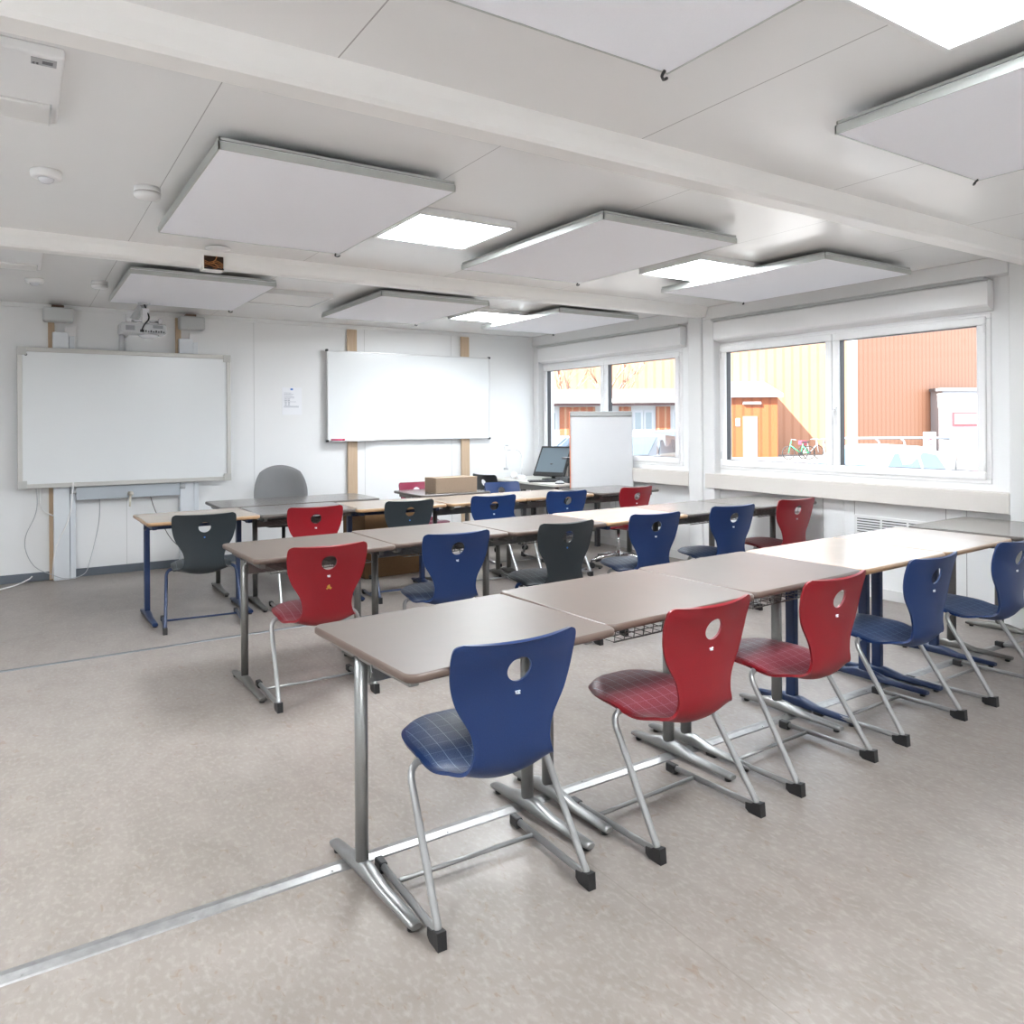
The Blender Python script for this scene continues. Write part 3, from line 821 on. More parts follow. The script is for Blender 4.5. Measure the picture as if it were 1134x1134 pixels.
# grey office chair
r = empty('office_chair', (2.215, 7.62, 0), R(172)); tag(r, 'grey office chair with a rounded mesh backrest and black seat by the front wall', 'office chair')
star_base(r, .46, .30, BLACK)
b = MB()
def pad(bm_, W, H, z0, yfun, th, n=14):
    g = [[], []]
    for L in (0, 1):
        for i in range(n+1):
            row = []
            for j in range(n+1):
                u = -1+2*i/n; v = -1+2*j/n
                # map square to rounded shape
                x = u*math.sqrt(max(0, 1-.42*v*v))*W; z = v*math.sqrt(max(0, 1-.42*u*u))*H
                e = max(abs(u), abs(v)); d = th*(1-e**6)*.5
                row.append(bm_.verts.new((x, yfun(x, z)+(d if L else -d), z0+z)))
            g[L].append(row)
    for L in (0, 1):
        for i in range(n):
            for j in range(n):
                f = bm_.faces.new((g[L][i][j], g[L][i+1][j], g[L][i+1][j+1], g[L][i][j+1])); f.smooth = True
    for i in range(n):
        for a, c in (((i, 0), (i+1, 0)), ((i, n), (i+1, n)), ((0, i), (0, i+1)), ((n, i), (n, i+1))):
            f = bm_.faces.new((g[0][a[0]][a[1]], g[0][c[0]][c[1]], g[1][c[0]][c[1]], g[1][a[0]][a[1]])); f.smooth = True
pad(b.bm, .265, .29, .745, lambda x, z: -.22+x*x*1.0-.12*(z+.2)**2-.05*z, .035)
b.build('backrest', GREYFAB, r)
b = MB(); pad(b.bm, .25, .24, 0, lambda x, z: 0, .06); b.build('seat', DARKFAB, r, Matrix.Translation((0, .0, .475)) @ Matrix.Rotation(R(90), 4, 'X'))
b = MB(); b.tube(fillet([(0, -.08, .44), (0, -.27, .45), (0, -.265, .75)], .06), .018, 8, flat=1.6); b.build('back_bar', BLACK, r)
for s in (-1, 1):
    b = MB(); b.box(s*.28-.03, s*.28+.03, -.10, .14, .655, .68, .01); b.tube(fillet([(s*.15, .0, .45), (s*.28, .0, .46), (s*.28, .0, .66)], .05), .012, 8); b.build('armrest', BLACK, r)
# black chair lying low / castored foot seen under the left table row: silver lever
# ------------------------------------------------------------------ front wall fittings
# interactive board
BYF = 8.25
def fx(x): return x*BYF/8.38
def fz(z): return 1.44+(z-1.44)*BYF/8.38
r = empty('interactive_whiteboard', (.925, BYF, 0)); tag(r, 'large interactive whiteboard in a beige frame on white lifting columns', 'whiteboard')
x0, x1, z0, z1 = fx(-.012)-.925, fx(1.887)-.925, fz(.866), fz(2.187)
b = MB(); b.box(x0+.03, x1-.03, .003, .03, z0+.03, z1-.03); b.build('board_surface', WHITEBOARD, r)
b = MB(); w = .042
b.box(x0, x1, -.008, .045, z0, z0+w, .006); b.box(x0, x1, -.008, .045, z1-w, z1, .006); b.box(x0, x0+w, -.008, .045, z0+w, z1-w, .006); b.box(x1-w, x1, -.008, .045, z0+w, z1-w, .006)
b.build('frame', BOARDFRAME, r)
CGREY = mat('corner_grey', (.50, .50, .48), .4)
for cx in (x0, x1-.075):
    for cz in (z0-.001, z1-.074):
        b = MB(); b.box(cx, cx+.075, -.011, -.006, cz, cz+.075, .003); b.build('corner_cap', CGREY, r)
b = MB(); b.cyl((x0+.07, -.001, z1-.07), (x0+.07, .004, z1-.07), .012, 12); b.build('maker_mark', mat('mark_grey', (.15, .16, .17), .5), r)
for i, (cx, ht) in enumerate(((.345, 2.40), (1.445, 2.40))):
    b = MB(); b.box(cx-.925-.075, cx-.925+.055, .05, .155, 0.0, 2.33, .004)
    b.box(cx-.925+.06, cx-.925+.105, .065, .155, 0.0, 2.30, .004); b.build('lift_column', COLUMN, r)
b = MB(); b.box(-.47, .44, .035, .065, .745, .872, .004); b.build('crossbar', mat('bar_grey', (.46, .50, .54), .4), r)
for x in (-.5, .46):
    b = MB(); b.cyl((x-.02, .045, .83), (x+.03, .045, .83), .022, 12); b.build('clamp', GREYPL, r)
b = MB(); b.lathe([(.024, -.02), (.026, 0), (.018, .016)], c=(-.01, .02, .79), n=14); b.tube([(-.012, .02, .78), (-.02, .0, .66)], [.012, .009], 8); b.build('release_lever', mat('cream_lever', (.6, .56, .48), .4), r)
# projector boom and projector
r = empty('projector', (.925, 7.2, 2.29)); tag(r, 'short throw projector hanging under its silver wall boom above the interactive board', 'projector')
b = MB(); b.tube([(-.045, 1.12, .065), (.0, .15, .225)], .045, 14, flat=.7); b.lathe([(.048, -.012), (.052, 0), (.048, .012)], c=(.0, .13, .225), n=18); b.build('boom', mat('boom_grey', (.50, .51, .52), .35, metal=.4), r)
b = MB(); b.cyl((-.075, 1.10, -.13), (-.075, 1.10, .09), .027, 16); b.build('pole', mat('pole_grey', (.55, .56, .57), .35, metal=.4), r)
b = MB(); b.box(-.20, .16, -.02, .22, -.05, .035, .012); b.build('body', mat('projector_grey', (.44, .45, .46), .4), r)
b = MB(); b.lathe([(.085, -.052), (.075, -.068), (.04, -.082), (.005, -.086)], c=(.03, .10, 0), n=20); b.build('lens_dome', PG, r)
b = MB()
for k in range(9): b.box(-.03+k*.02, -.018+k*.02, -.0235, -.0195, -.040, -.030+.006*(k % 2))
b.box(-.05, -.02, -.0235, -.0195, -.042, -.02)
b.build('ports', BLACK, r)
b = MB(); b.box(-.16, -.09, -.0225, -.0195, -.03, .01); b.box(.05, .13, -.0225, -.0195, -.005, .022); b.build('vent_slots', mat('vent_dark', (.24, .25, .26), .6), r)
b = MB(); b.box(-.15, -.11, .02, .07, .035, .075, .004); b.box(.10, .13, .02, .07, .035, .085, .004); b.cyl((-.13, .045, .06), (.12, .045, .06), .010, 8); b.box(-.03, .03, .02, .12, .035, .17, .006)
b.build('mount_bracket', CHROME, r)
b = MB(); b.tube(fillet([(.0, .10, .21), (.01, .03, .15), (.03, .01, .08), (-.02, -.03, .02), (-.04, -.03, -.03)], .03), .006, 6); b.build('cable', BLACK, r)
# speakers
for i, (x, l) in enumerate(((.315, 'light grey speaker above the left end of the interactive board'), (1.485, 'light grey speaker above the right end of the interactive board'))):
    b = MB(); b.box(x-.122, x+.122, 8.22, 8.35, 2.42, 2.555, .018); o = b.build('wall_speaker', SPEAKER); tag(o, l, 'speaker', 'wall speakers')
    b = MB(); b.box(x-.05, x+.05, 8.30, 8.405, 2.52, 2.585, .004); b.build('bracket', mat('bracket_brown', (.16, .10, .07), .6), o)
# pine battens
for x, y0, y1, l in ((.262, FY-.042, FY, 'narrow pine batten behind the left lifting column'), (1.372, FY-.042, FY, 'narrow pine batten behind the right lifting column'),
                     (3.235, FY-.04, FY, 'pine batten behind the left part of the long whiteboard'), (4.73, FY-.04, FY, 'pine batten behind the right part of the long whiteboard')):
    w = .058 if x > 3 else .026
    z0 = 2.0 if 1 < x < 2 else 0.
    b = MB(); b.box(x-w, x+w, y0, y1-.016, z0, 2.545, .002); o = b.build('pine_batten', PINE); tag(o, l, 'wooden batten', 'pine battens on the front wall')
# white cable cover pieces above interactive board
for x, l in ((.36, 'white mounting plate below the left speaker'), (1.47, 'white mounting plate below the right speaker')):
    b = MB(); b.box(x-.0+.01, x+.11, 8.392-.02, 8.392, 2.15, 2.40, .003); o = b.build('mounting_plate', W_PLASTIC); tag(o, l, 'plate', 'mounting plates')
# second whiteboard
r = empty('whiteboard', (4.0, 8.345, 0)); tag(r, 'long magnetic whiteboard with rounded black corners on two pine battens', 'whiteboard')
x0, x1, z0, z1 = 2.925-4, 5.065-4, 1.262, 2.290
b = MB(); b.box(x0+.01, x1-.01, -.008, .018, z0+.01, z1-.01); b.build('board_surface', WHITEBOARD, r)
b = MB(); w = .014
for a in ((x0, x1, z0, z0+w), (x0, x1, z1-w, z1), (x0, x0+w, z0, z1), (x1-w, x1, z0, z1)): b.box(a[0], a[1], -.014, .022, a[2], a[3], .003)
b.build('frame', mat('board_alu', (.66, .66, .66), .35, metal=.3), r)
for cx in (x0, x1):
    for cz in (z0, z1):
        b = MB(); b.box(cx-.013, cx+.013, -.017, .024, cz-.013, cz+.013, .005); b.build('corner_cap', BLACK, r)
b = MB(); b.box(x0+.03, x0+.55, -.055, -.014, z0-.006, z0+.004, .002); b.build('pen_tray', mat('tray_alu', (.66, .66, .66), .35, metal=.3), r)
b = MB(); b.cyl((-1.04+4, 8.315, 1.276), (-.90+4, 8.315, 1.276), .010, 10); o = b.build('board_marker', PINK); tag(o, 'pink marker lying on the tray of the long whiteboard', 'marker')
b = MB(); b.cyl((-.905+4, 8.315, 1.276), (-.880+4, 8.315, 1.276), .0105, 10); b.build('cap', REDP, o)
# notice
o = MB(); o.box(2.435-.0, 2.655, FY-.004, FY-.001, 1.56, 1.862); r = o.build('notice_sheet', mat('notice_paper', (.86, .87, .90), .7)); tag(r, 'printed white notice on the front wall between the two boards', 'notice')
b = MB()
random.seed(3)
for k in range(8): z = 1.80-k*.014; b.box(2.455, 2.455+random.uniform(.06, .15), FY-.0046, FY-.0038, z, z+.003)
for k in range(5):
    z = 1.73-k*.016
    for x in (2.465, 2.50): b.box(x, x+.022, FY-.0046, FY-.0038, z, z+.006)
for k in range(2): b.box(2.455, 2.62, FY-.0046, FY-.0038, 1.642+k*.01, 1.646+k*.01)
b.build('printed_text', PRINT, r)
b = MB(); b.box(2.528, 2.556, FY-.005, FY-.0038, 1.832, 1.852); b.build('emblem', STICKB, r)
# cables at the interactive board
def cable(name, pts, rad, m, label):
    b = MB(); b.tube(fillet(pts, .12, 8), rad, 6); o = b.build(name, m); tag(o, label, 'cable', 'loose cables on the front wall'); return o
WC = W_PLASTIC
cable('cable', [(.13, 8.385, .92), (.15, 8.385, .66), (.02, 8.36, .38), (.10, 8.33, .14), (.36, 8.06, .04), (.52, 8.12, .06), (.60, 8.38, .26), (.66, 8.385, .55), (.65, 8.385, .95)], .0035, mat('grey_cable', (.45, .46, .48), .5), 'thin grey cable looping down behind the interactive board')
cable('cable', [(.17, 8.38, .95), (.17, 8.37, .66), (.28, 8.34, .60)], .007, WC, 'short white cable loop left of the lifting column')
cable('cable', [(.42, 8.05, .93), (.39, 8.05, .60), (.27, 8.05, .35), (.25, 8.10, .06)], .007, WC, 'white cable hanging in front of the left lifting column')
cable('cable', [(1.08, 8.36, .86), (1.13, 8.36, .62), (1.30, 8.30, .26), (1.55, 8.2, .10), (1.80, 8.2, .03)], .004, mat('dark_cable', (.12, .11, .11), .5), 'dark thin cable hanging below the interactive board')
cable('cable', [(-.5, 7.9, .012), (-.2, 8.02, .012), (-.02, 8.2, .012), (.08, 8.385, .03), (.1, 8.385, .05)], .007, WC, 'white cable on the floor at the left edge')

# ------------------------------------------------------------------ boxes
r = empty('cardboard_box', (3.685, 6.83, .76), R(-2)); tag(r, 'small closed cardboard box on the dark table', 'box')
b = MB(); b.box(-.232, .232, -.13, .13, 0, .148, .004); b.build('carton', CARD, r)
b = MB(); b.box(-.235, .235, -.134, .0, .146, .151, .001); b.box(-.235, -.2315, -.10, .10, .02, .15, .001); b.build('flap', CARD, r)
r = empty('packing_box', (3.0, 6.98, .0), R(3)); tag(r, 'large brown cardboard box on the floor under the back row', 'box')
b = MB(); b.box(-.305, .305, -.25, .25, 0, .60, .004); b.build('carton', CARD2, r)
b = MB(); b.box(-.30, .30, -.02, .02, .599, .6015); b.build('tape', mat('tape_brown', (.22, .12, .05), .4), r)

# ------------------------------------------------------------------ flip chart
r = empty('flip_chart', (5.48, 6.60, 0), R(-33)); tag(r, 'flip chart with blank white paper in front of the far window', 'flip chart')
tilt = Matrix.Translation((0, 0, .62)) @ Matrix.Rotation(R(-6), 4, 'X')
b = MB(); b.box(-.352, .352, .0, .018, 0.02, .965, .003); b.build('board', mat('flip_board', (.55, .56, .57), .4), r, tilt)
b = MB(); b.box(-.34, .34, -.012, -.001, .03, .93, .002); b.build('paper_pad', PAPER, r, tilt)
b = MB(); b.box(-.352, .352, -.022, .0, .905, .958, .006); b.build('clamp_bar', mat('clamp_grey', (.28, .28, .27), .35, metal=.4), r, tilt)
b = MB(); b.box(-.359, -.351, -.01, .02, .02, .965, .002); b.build('side_strip', mat('orange_strip', (.72, .20, .08), .4), r, tilt)
for x, y in ((-.33, .04), (.33, .04), (0, .50)):
    b = MB(); b.cyl((x*.6, .11, 1.3), (x, y, .0), .012, 10); b.build('leg', SILVER, r)

# ------------------------------------------------------------------ computer desk
r = empty('computer_desk', (5.40, 7.62, 0)); tag(r, 'light topped computer desk on dark legs along the window wall', 'desk')
b = MB(); b.box(-.36, .36, -.72, .72, .73, .755, .004); b.build('desktop', mat('desk_white', (.62, .60, .56), .4), r)
b = MB(); b.box(-.33, -.30, -.68, .68, .66, .73, .003); b.box(.28, .31, -.68, .68, .66, .73, .003); b.build('apron', GREYTUBE, r)
for x in (-.30, .30):
    for y in (-.66, 0.0, .66):
        if y == 0. and x > 0: continue
        b = MB(); b.box(x-.025, x+.025, y-.025, y+.025, 0, .73, .003); b.build('leg', mat('dark_leg', (.06, .06, .065), .4) if not bpy.data.materials.get('dark_leg') else bpy.data.materials['dark_leg'], r)
r = empty('monitor', (5.45, 7.60, .755), R(-66)); tag(r, 'dark framed monitor tilted back on the computer desk', 'monitor')
tl = Matrix.Translation((0, 0, .055)) @ Matrix.Rotation(R(-33), 4, 'X')
b = MB(); b.box(-.22, .22, 0, .035, 0, .42, .006); b.build('casing', BLACK, r, tl)
b = MB(); b.box(-.195, .195, -.003, .001, .045, .39); b.build('screen', SCREEN, r, tl)
b = MB(); b.box(-.10, .10, .02, .20, .0, .012, .003); b.tube([(0, .14, .01), (0, .10, .20)], .025, 8); b.build('stand', BLACK, r)
r = empty('graphics_tablet', (5.25, 7.36, .755), R(-28)); tag(r, 'flat black keyboard slab before the monitor', 'keyboard')
b = MB(); b.box(-.21, .21, -.09, .09, 0, .018, .004); b.build('body', BLACK, r)
b = MB()
for i in range(12):
    for j in range(4): b.box(-.19+i*.032, -.165+i*.032, -.07+j*.035, -.045+j*.035, .018, .021)
b.build('keys', mat('key_grey', (.06, .06, .065), .5), r)
r = empty('computer_mouse', (5.20, 7.02, .755), R(-40)); tag(r, 'small silver and black computer mouse on the desk edge', 'mouse')
b = MB(); b.lathe([(.034, 0), (.036, .01), (.03, .024), (.016, .033), (.002, .035)], n=18); b.build('body', GREYPL, r, Matrix.Diagonal((1.5, 1, 1, 1)))
b = MB(); b.lathe([(.036, 0), (.0375, .006), (.037, .010)], n=18); b.build('base', BLACK, r, Matrix.Diagonal((1.5, 1, 1, 1)))
r = empty('document_camera', (5.26, 7.92, .755), R(-20)); tag(r, 'white document camera with a gooseneck arm left of the monitor', 'document camera')
b = MB(); b.lathe([(.075, 0), (.078, .015), (.06, .04), (.03, .055)], n=20); b.build('base', W_PLASTIC, r)
b = MB(); b.lathe([(.04, -.03), (.05, 0), (.04, .03), (.01, .045)], c=(-.09, -.02, .045), n=16); b.build('light_head', W_PLASTIC, r)
b = MB(); b.tube(fillet([(.01, 0, .04), (.03, 0, .20), (.01, 0, .34), (-.08, 0, .385), (-.17, 0, .36)], .09, 8), .011, 10); b.build('gooseneck', W_PLASTIC, r)
b = MB(); b.box(-.195, -.165, -.02, .02, .13, .42, .008, Matrix.Translation((-.18, 0, .27)) @ Matrix.Rotation(R(-7), 4, 'Y') @ Matrix.Translation((.18, 0, -.27))); b.build('camera_bar', W_PLASTIC, r)
b = MB(); b.box(-.215, -.16, -.02, .02, .118, .142, .006); b.box(-.20, -.16, -.018, .018, .41, .43, .003); b.build('lens_cap', GREYPL, r)
r = empty('laptop_dock', (5.46, 7.08, .755), R(-15)); tag(r, 'black device boxes beside the flip chart on the computer desk', 'device')
b = MB(); b.box(-.13, .13, -.11, .11, 0, .065, .006); b.build('body', mat('device_black', (.05, .055, .06), .35), r)
b = MB(); b.box(-.05, .02, .0, .08, .065, .27, .006); b.build('upright', BLACK, r)
b = MB(); b.box(-.12, .10, -.06, .10, .27, .295, .006); b.build('tray', mat('tray_black', (.03, .03, .035), .3), r)
# cables under the desk
b = MB(); b.tube(fillet([(5.2, 7.3, .70), (5.15, 7.2, .35), (5.3, 7.1, .25), (5.25, 7.0, .55), (5.4, 6.95, .70)], .15, 8), .009, 6); o = b.build('cable', BLACK); tag(o, 'black cable hanging in a loop below the computer desk', 'cable')

# ------------------------------------------------------------------ outdoors
GZ = -.5
YAW = .5753
rx, ry = math.cos(YAW), -math.sin(YAW); fx_, fy_ = math.sin(YAW), math.cos(YAW)
def out(lat, dep, z=0.): return Vector((rx*lat+fx_*dep, ry*lat+fy_*dep, z))     # site grid of the yard
OM = Matrix(((rx, fx_, 0, 0), (ry, fy_, 0, 0), (0, 0, 1, 0), (0, 0, 0, 1)))
def oempty(name, lat, dep, rz=0.):
    return empty(name, out(lat, dep, GZ), -YAW+rz)
b = MB(); b.box(-60, 90, -10, 120, GZ-.1, GZ); 
o = b.build('ground_outside', ASPHALT); struct(o); o.matrix_world = OM
# ground must not enter the room footprint
b = None
# big hall : lit front plus receding shaded side
D0 = 46.; c0 = (948-567)/842*D0
r = oempty('industrial_hall', 0, 0); tag(r, 'tall orange ribbed sheet metal hall across the yard', 'building')
b = MB(); b.box(-8, c0, D0, D0+.4, 0, 10.3); b.build('front_wall', RIBS, r)
d1 = Vector((13.8, 10, 0)).normalized()
b = MB(); b.box(0, 22, 0, .4, 0, 10.3); o = b.build('side_wall', RIBS, r); o.location = (c0, D0, 0); o.rotation_euler = (0, 0, math.atan2(d1.y, d1.x))
b = MB(); b.box(c0-.5, c0+.05, D0-.06, D0+.02, 0, 10.3); b.build('corner_flashing', OUTWHITE, r)
# annex
r = oempty('orange_annex', 0, 0); tag(r, 'low orange ribbed annex with a white door and sloping roof', 'annex')
ax0, ax1, ad = 11.2, (861-567)/842*43, 43.
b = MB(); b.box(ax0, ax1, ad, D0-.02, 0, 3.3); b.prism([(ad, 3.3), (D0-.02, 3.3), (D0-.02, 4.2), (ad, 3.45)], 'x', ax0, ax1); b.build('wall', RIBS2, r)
b = MB(); b.prism([(ad-.25, 3.38), (D0, 4.22), (D0, 4.4), (ad-.25, 3.56)], 'x', ax0, ax1+.25); b.build('roof', OUTWHITE, r)
dx = (823.5-567)/842*ad; dw = 14/842*ad
b = MB(); b.box(dx, dx+dw, ad-.05, ad+.02, 0, 2.25); dd = b.build('door', mat('door_white', (.5, .5, .5), .5), r)
b = MB(); b.box(dx-.06, dx+dw+.06, ad-.03, ad+.01, 0, 2.32); b.build('door_frame', FASCIA, r)
b = MB(); b.box(dx-.05, dx+.95, ad-.12, ad, 2.98, 3.12); b.build('wall_light', OUTWHITE, r)
b = MB(); b.box(dx-.45, dx-.22, ad-.03, ad, 1.75, 2.2); b.build('sign_plate', OUTWHITE, r)
# low building seen through the far window
r = oempty('low_building', 0, 0); tag(r, 'low white and orange building with a flat eave behind parked cars', 'building')
ld = 32.
b = MB(); b.box(-.5, 8.6, ld, ld+6, 0, 2.78); b.build('wall', mat('building_white', (.42, .44, .45), .6), r)
b = MB(); b.box(-.7, 8.8, ld-.7, ld+6.2, 2.80, 2.98); b.build('eave', mat('eave_white', (.75, .72, .70), .6), r)
b = MB(); b.box(-.6, 8.7, ld-.5, ld+6.1, 2.98, 3.38); b.build('fascia', FASCIA, r)
b = MB(); b.box(-.6, 8.7, ld-.55, ld-.5, 2.68, 2.79); b.build('gutter', mat('gutter_dark', (.10, .05, .05), .5), r)
for x0_, x1_ in ((2.0, 3.5), (4.5, 5.0), (6.05, 6.65)):
    b = MB(); b.box(x0_, x1_, ld-.06, ld, .3, 2.65); b.build('slatted_panel', OSLAT, r)
for x0_, x1_ in ((1.3, 1.9), (3.65, 4.4), (5.1, 5.5), (5.55, 5.95), (6.75, 7.3)):
    b = MB(); b.box(x0_, x1_, ld-.03, ld, .9, 2.5); w_ = b.build('window_frame', OUTWHITE, r)
    b = MB(); b.box(x0_+.08, x1_-.08, ld-.04, ld-.02, 1., 2.4); b.build('pane', OUTGLASS, w_)
# white block on the right
r = oempty('white_block', 0, 0); tag(r, 'low white flat roofed block with a red trimmed window strip', 'building')
wd = 50.; wx = (1043.5-567)/842*wd
b = MB(); b.box(wx, wx+9, wd, wd+5, 0, 3.95); b.build('wall', OUTWHITE, r)
b = MB(); b.box(wx-.15, wx+9.1, wd-.15, wd+5, 3.95, 4.15); b.build('parapet', GALV, r)
b = MB(); b.box(wx+.6, wx+6, wd-.06, wd, 1.75-.12, 2.75-.2); t_ = b.build('window_frame', TRIMRED, r)
b = MB(); b.box(wx+.75, wx+5.9, wd-.09, wd-.05, 1.78, 2.45); b.build('pane', OUTGLASS, t_)
b = MB()
for z in (.9, 1.5, 2.85): b.box(wx, wx+9, wd-.02, wd, z, z+.03)
b.build('panel_joint', mat('joint_blue', (.5, .52, .58), .6), r)
# gravel strip
b = MB(); b.box(c0-2, c0+16, 38, D0-.3, GZ, GZ+.03); o = b.build('gravel_bed', DIRT); tag(o, 'brown gravel bed behind the metal railing', 'gravel', kind='stuff'); o.matrix_world = OM
# railing
r = oempty('metal_railing', 0, 0); tag(r, 'galvanised tube railing in front of the orange hall', 'railing')
rd = 30.
l0, l1 = (930-567)/842*rd, (1050-567)/842*rd
b = MB(); b.tube(fillet([(l0, rd, 1.30), (l1-.6, rd, 1.30), (l1+.2, rd+.3, 1.25)], .3), .05, 8); b.build('top_rail', GALV, r)
b = MB(); b.cyl((l0, rd, .75), (l1-.3, rd, .75), .022, 6); b.build('lower_rail', GALV, r)
for k in range(5):
    x = l0+.55+k*1.0
    b = MB(); b.tube(fillet([(x, rd, 0), (x, rd, 1.15), (x-.18, rd, 1.30)], .1), .045, 8); b.build('post', GALV, r)
# sign board with red C shape
r = oempty('yard_sign', (1029-567)/842*29, 29.); tag(r, 'white notice board with a red symbol beside the railing', 'sign')
b = MB(); b.box(-.23, .23, -.06, .06, .75, 1.55, .03); b.build('board', OUTWHITE, r)
b = MB(); b.tube([(.10*math.cos(R(a)), -.065, 1.18+.10*math.sin(R(a))) for a in range(50, 311, 26)], .018, 6); b.build('symbol', REDP, r)
for x in (-.16, .1):
    b = MB(); b.cyl((x, 0, 0), (x, 0, .8), .03, 8); b.build('post', GALV, r)
# wall mast lamp on the hall
# cars
def car(lat, dep, rot, paint, label, scale=1., kind=0, z=0.):
    cg = CARGLASS if paint is CARW else CARGLASS2
    r = oempty('car', lat, dep, R(rot)); tag(r, label, 'car', 'cars parked in the yard'); r.scale = (scale,)*3; r.location.z += z
    b = MB()
    side = [(-2.0, .35), (-2.05, .62), (-1.98, .86), (-1.2, .93), (.9, .95), (1.75, .86), (2.0, .72), (2.05, .5), (2.0, .32)]
    rings = []
    for yy, k in ((-.84, .95), (-.86, 1.), (0, 1.02), (.86, 1.), (.84, .95)):
        rings.append([b.bm.verts.new((x*(1 if abs(yy) < .8 else .985), yy*(1. if z_ > .5 else .98), z_*(k if z_ > .6 else 1))) for x, z_ in side])
    n = len(side)
    for i in range(len(rings)-1):
        for j in range(n):
            f = b.bm.faces.new((rings[i][j], rings[i][(j+1) % n], rings[i+1][(j+1) % n], rings[i+1][j])); f.smooth = False
    b.bm.faces.new(rings[0][::-1]); b.bm.faces.new(rings[-1])
    b.build('body', paint, r)
    # greenhouse, front towards +x
    b = MB()
    cab = [(-1.85, .86, .78), (-1.55, 1.28, .66), (-1.15, 1.42, .62), (-.2, 1.47, .62), (.35, 1.42, .61), (.75, 1.20, .66), (1.25, .90, .76)]
    rr = []
    for x, z_, w_ in cab:
        rr.append([b.bm.verts.new((x, -w_, z_)), b.bm.verts.new((x, -w_*.6, z_+.025)), b.bm.verts.new((x, 0, z_+.035)), b.bm.verts.new((x, w_*.6, z_+.025)), b.bm.verts.new((x, w_, z_))])
    for i in range(len(rr)-1):
        for j in range(4):
            f = b.bm.faces.new((rr[i][j], rr[i][j+1], rr[i+1][j+1], rr[i+1][j])); f.smooth = True
    lo = {}
    for s, j in ((-1, 0), (1, 4)):
        base = [b.bm.verts.new((q[0], s*.80, .86)) for q in cab]
        for i in range(len(rr)-1):
            b.bm.faces.new((rr[i][j], rr[i+1][j], base[i+1], base[i]))
    b.build('cabin', paint, r)
    # glass
    for s in (-1, 1):
        for q in ([(-1.50, .93), (-1.28, 1.27), (-.62, 1.36), (-.62, .93)], [(-.52, .93), (-.52, 1.365), (.28, 1.33), (.92, .94)]):
            b = MB()
            vs = [b.bm.verts.new((x, s*(.812-(z_-.86)*.34), z_)) for x, z_ in q]; vs2 = [b.bm.verts.new((x, s*(.80-(z_-.86)*.34), z_)) for x, z_ in q]
            for k in range(4): b.bm.faces.new((vs[k], vs[(k+1) % 4], vs2[(k+1) % 4], vs2[k]))
            b.bm.faces.new(vs); b.bm.faces.new(vs2[::-1]); b.build('side_window', cg, r)
    b = MB(); b.prism([(.43, 1.42), (.80, 1.215), (1.27, .925), (1.24, .915), (.78, 1.20), (.41, 1.405)], 'y', -.56, .56); b.build('windscreen', cg, r)
    b = MB(); b.prism([(-1.83, .93), (-1.60, 1.27), (-1.57, 1.26), (-1.80, .92)], 'y', -.56, .56); b.build('rear_window', cg, r)
    for x in (-1.3, 1.3):
        for s in (-1, 1):
            b = MB(); b.cyl((x, s*.70, .32), (x, s*.88, .32), .32, 20); w_ = b.build('wheel', TYRE, r)
            b = MB(); b.cyl((x, s*.87, .32), (x, s*.89, .32), .2, 16); b.build('rim', GALV, w_)
    for s in (-1, 1):
      b = MB(); b.box(1.93, 2.03, s*.62-.17, s*.62+.17, .62, .76, .03)
      b.build('headlight', mat('headlight', (.7, .75, .8), .1) if not bpy.data.materials.get('headlight') else bpy.data.materials['headlight'], r)
    b = MB(); b.box(2.0, 2.06, -.35, .35, .48, .62, .02); b.build('grille', BLACK, r)
    return r
car((968-567)/842*15, 15.2, 215, CARW, 'white car parked close outside the large window')
car((1150-567)/842*17, 17., 205, CARR, 'red car at the right edge of the large window', 1., 0, -.1)
car((712-567)/842*23, 23., 242, CARK, 'black car with headlights seen right of the flip chart', 1.0, 0, .12)
car((744-567)/842*28, 28.2, 238, CARB, 'dark blue grey car behind the black one', 1.0, 0, .22)
car((622-567)/842*26, 26., 225, CARB, 'dark blue car seen between monitor and flip chart', 1.0, 0, .05)
# bicycles
def bicycle(lat, dep, rot, fr, label, basket=False):
    r = oempty('bicycle', lat, dep, R(rot)); tag(r, label, 'bicycle', 'bicycles at the hall wall')
    for x in (-.55, .55):
        b = MB(); b.tube([(x+.34*math.cos(2*PI*k/24), 0, .35+.34*math.sin(2*PI*k/24)) for k in range(24)], .022, 6, closed=True)
        w_ = b.build('wheel', TYRE, r)
        b = MB()
        for k in range(10): a = 2*PI*k/10; b.cyl((x, 0, .35), (x+.33*math.cos(a), 0, .35+.33*math.sin(a)), .003, 4)
        b.build('spokes', GALV, w_)
    b = MB()
    for p, q in (((-.55, 0, .35), (-.12, 0, .32)), ((-.12, 0, .32), (-.25, 0, .85)), ((-.55, 0, .35), (-.22, 0, .72)), ((-.12, 0, .32), (.42, 0, .72)), ((.55, 0, .35), (.40, 0, .95))): b.cyl(p, q, .022, 8)
    b.build('frame', fr, r)
    b = MB(); b.tube(fillet([(.25, .28, 1.02), (.38, .1, 1.05), (.38, -.1, 1.05), (.25, -.28, 1.02)], .1), .018, 6); b.cyl((.40, 0, .95), (.38, 0, 1.05), .016, 6); b.build('handlebar', GALV, r)
    b = MB(); b.box(-.42, -.16, -.09, .09, .86, .93, .03); b.build('saddle', BLACK, r)
    b = MB(); b.cyl((-.12, -.04, .32), (-.12, .04, .32), .09, 12); b.build('crank', BLACK, r)
    if basket: b = MB(); b.box(-.78, -.42, -.14, .14, .74, .98, .02); b.build('pannier', mat('pannier', (.25, .03, .06), .7), r)
bicycle((884-567)/842*40, 40., 185, GREENP, 'green bicycle leaning near the orange annex')
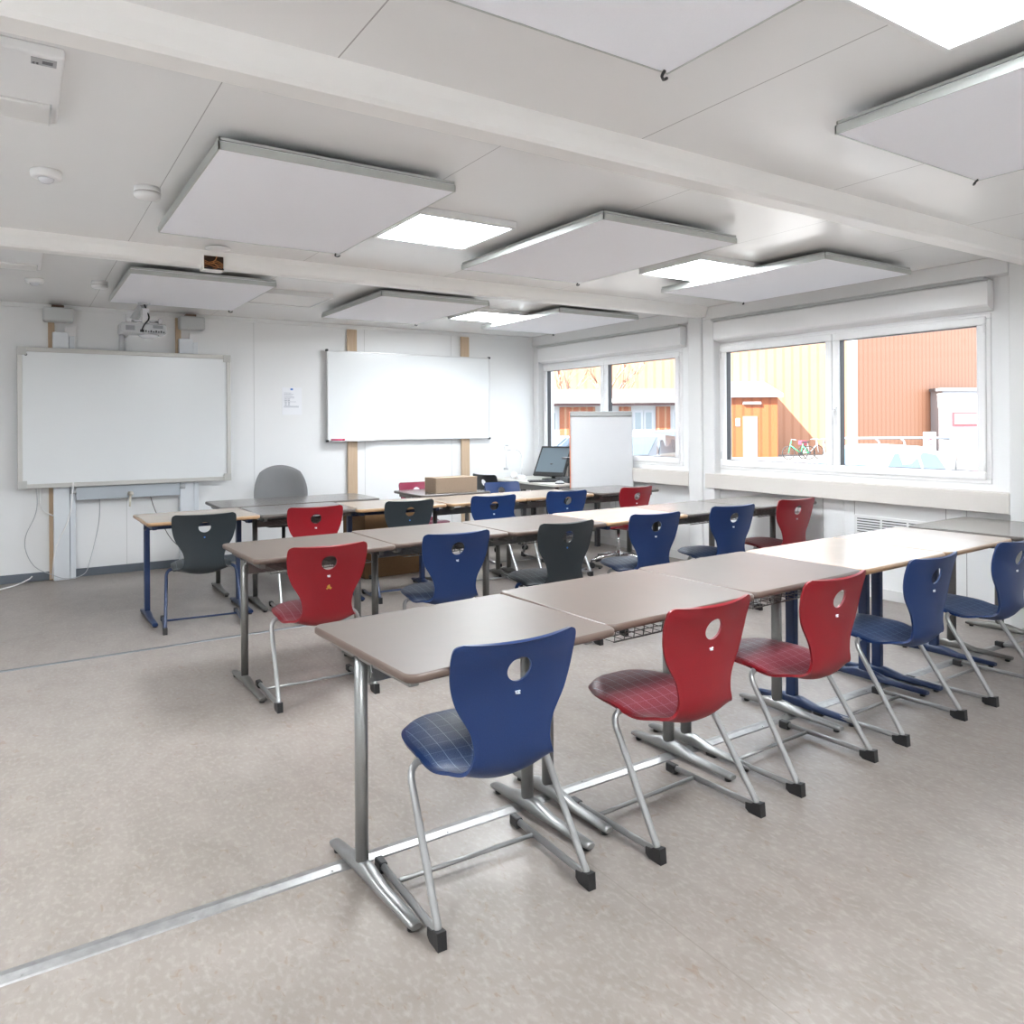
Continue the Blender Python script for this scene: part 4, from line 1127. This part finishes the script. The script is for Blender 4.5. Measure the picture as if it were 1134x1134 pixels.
bicycle((900-567)/842*40.5, 40.8, 25, mat('bike_white', (.7, .7, .7), .4), 'bicycle with a dark red pannier beside the green one', True)
bicycle((914-567)/842*40, 40.2, 70, mat('bike_grey', (.5, .5, .55), .4), 'white bicycle partly hidden by the window frame')
# bare trees
def tree(lat, dep, h, seed, label):
    rnd = random.Random(seed); r = oempty('bare_tree', lat, dep); tag(r, label, 'tree', 'bare trees before the hall')
    b = MB(); b.tube([(0, 0, 0), (.05, 0, h*.3), (.0, .05, h*.45)], [.16, .12, .09], 8)
    b.build('trunk', BARK, r)
    b = MB()
    def br(p, d, l, rad, n):
        q = p+d*l; m_ = p+d*l*.5+Vector((rnd.uniform(-.06, .06), rnd.uniform(-.06, .06), .03))*l
        b.tube([p, m_, q], [rad, rad*.8, rad*.6], 5)
        if n > 0:
            for _ in range(3):
                dd = (d+Vector((rnd.uniform(-.7, .7), rnd.uniform(-.7, .7), rnd.uniform(-.1, .6)))).normalized()
                br(q if rnd.random() < .6 else m_, dd, l*.72, rad*.55, n-1)
    for _ in range(5):
        br(Vector((0, .03, h*rnd.uniform(.28, .45))), Vector((rnd.uniform(-.8, .8), rnd.uniform(-.6, .6), 1)).normalized(), h*.2, .06, 3)
    b.build('branches', BARK, r)
tree(2.9, 38.5, 8.5, 4, 'bare tree behind the low building, left one')
tree(5.0, 39.5, 8.0, 9, 'bare tree behind the low building, right one')

# ------------------------------------------------------------------ light
w = bpy.data.worlds.new('World'); SC.world = w; w.use_nodes = True
bg = w.node_tree.nodes['Background']; bg.inputs[0].default_value = (.80, .90, 1.0, 1); bg.inputs[1].default_value = 2.0
sd = bpy.data.lights.new('sun', 'SUN'); sd.energy = 18.; sd.angle = R(.6); sd.color = (1, .95, .88)
so = bpy.data.objects.new('sun', sd); COL.objects.link(so)
to = (out(-1, 0)-out(0, 0))+(out(0, -1)-out(0, 0))*.6+Vector((0, 0, 1.0))
so.rotation_euler = to.to_track_quat('Z', 'Y').to_euler(); so.location = (-5, 0, 12)

# ------------------------------------------------------------------ camera
cd = bpy.data.cameras.new('camera'); cam = bpy.data.objects.new('camera', cd); COL.objects.link(cam)
f_px, yaw, roll = 842.6, .5753, -.0061
fw = Vector((math.sin(yaw), math.cos(yaw), 0)); rt = Vector((math.cos(yaw), -math.sin(yaw), 0)); up = Vector((0, 0, 1))
cr, sr = math.cos(roll), math.sin(roll)
right = rt*cr+up*sr; upv = up*cr-rt*sr; back = -fw
cam.matrix_world = Matrix(((right.x, upv.x, back.x, 0), (right.y, upv.y, back.y, 0), (right.z, upv.z, back.z, 1.44), (0, 0, 0, 1)))
cd.sensor_width = 36; cd.lens = f_px*36/1134; cd.shift_y = (469.8-567)/1134; cd.clip_start = .02; cd.clip_end = 500
SC.camera = cam
SC.view_settings.view_transform = 'Standard'; SC.view_settings.look = 'None'; SC.view_settings.gamma = 1; SC.view_settings.use_curve_mapping = False
SC.view_settings.exposure = 1.25
SC.cycles.use_denoising = True
SC.cycles.max_bounces = 10; SC.cycles.diffuse_bounces = 8; SC.cycles.glossy_bounces = 4; SC.cycles.transparent_max_bounces = 12
SC.cycles.caustics_reflective = False; SC.cycles.caustics_refractive = False; SC.cycles.sample_clamp_indirect = 6
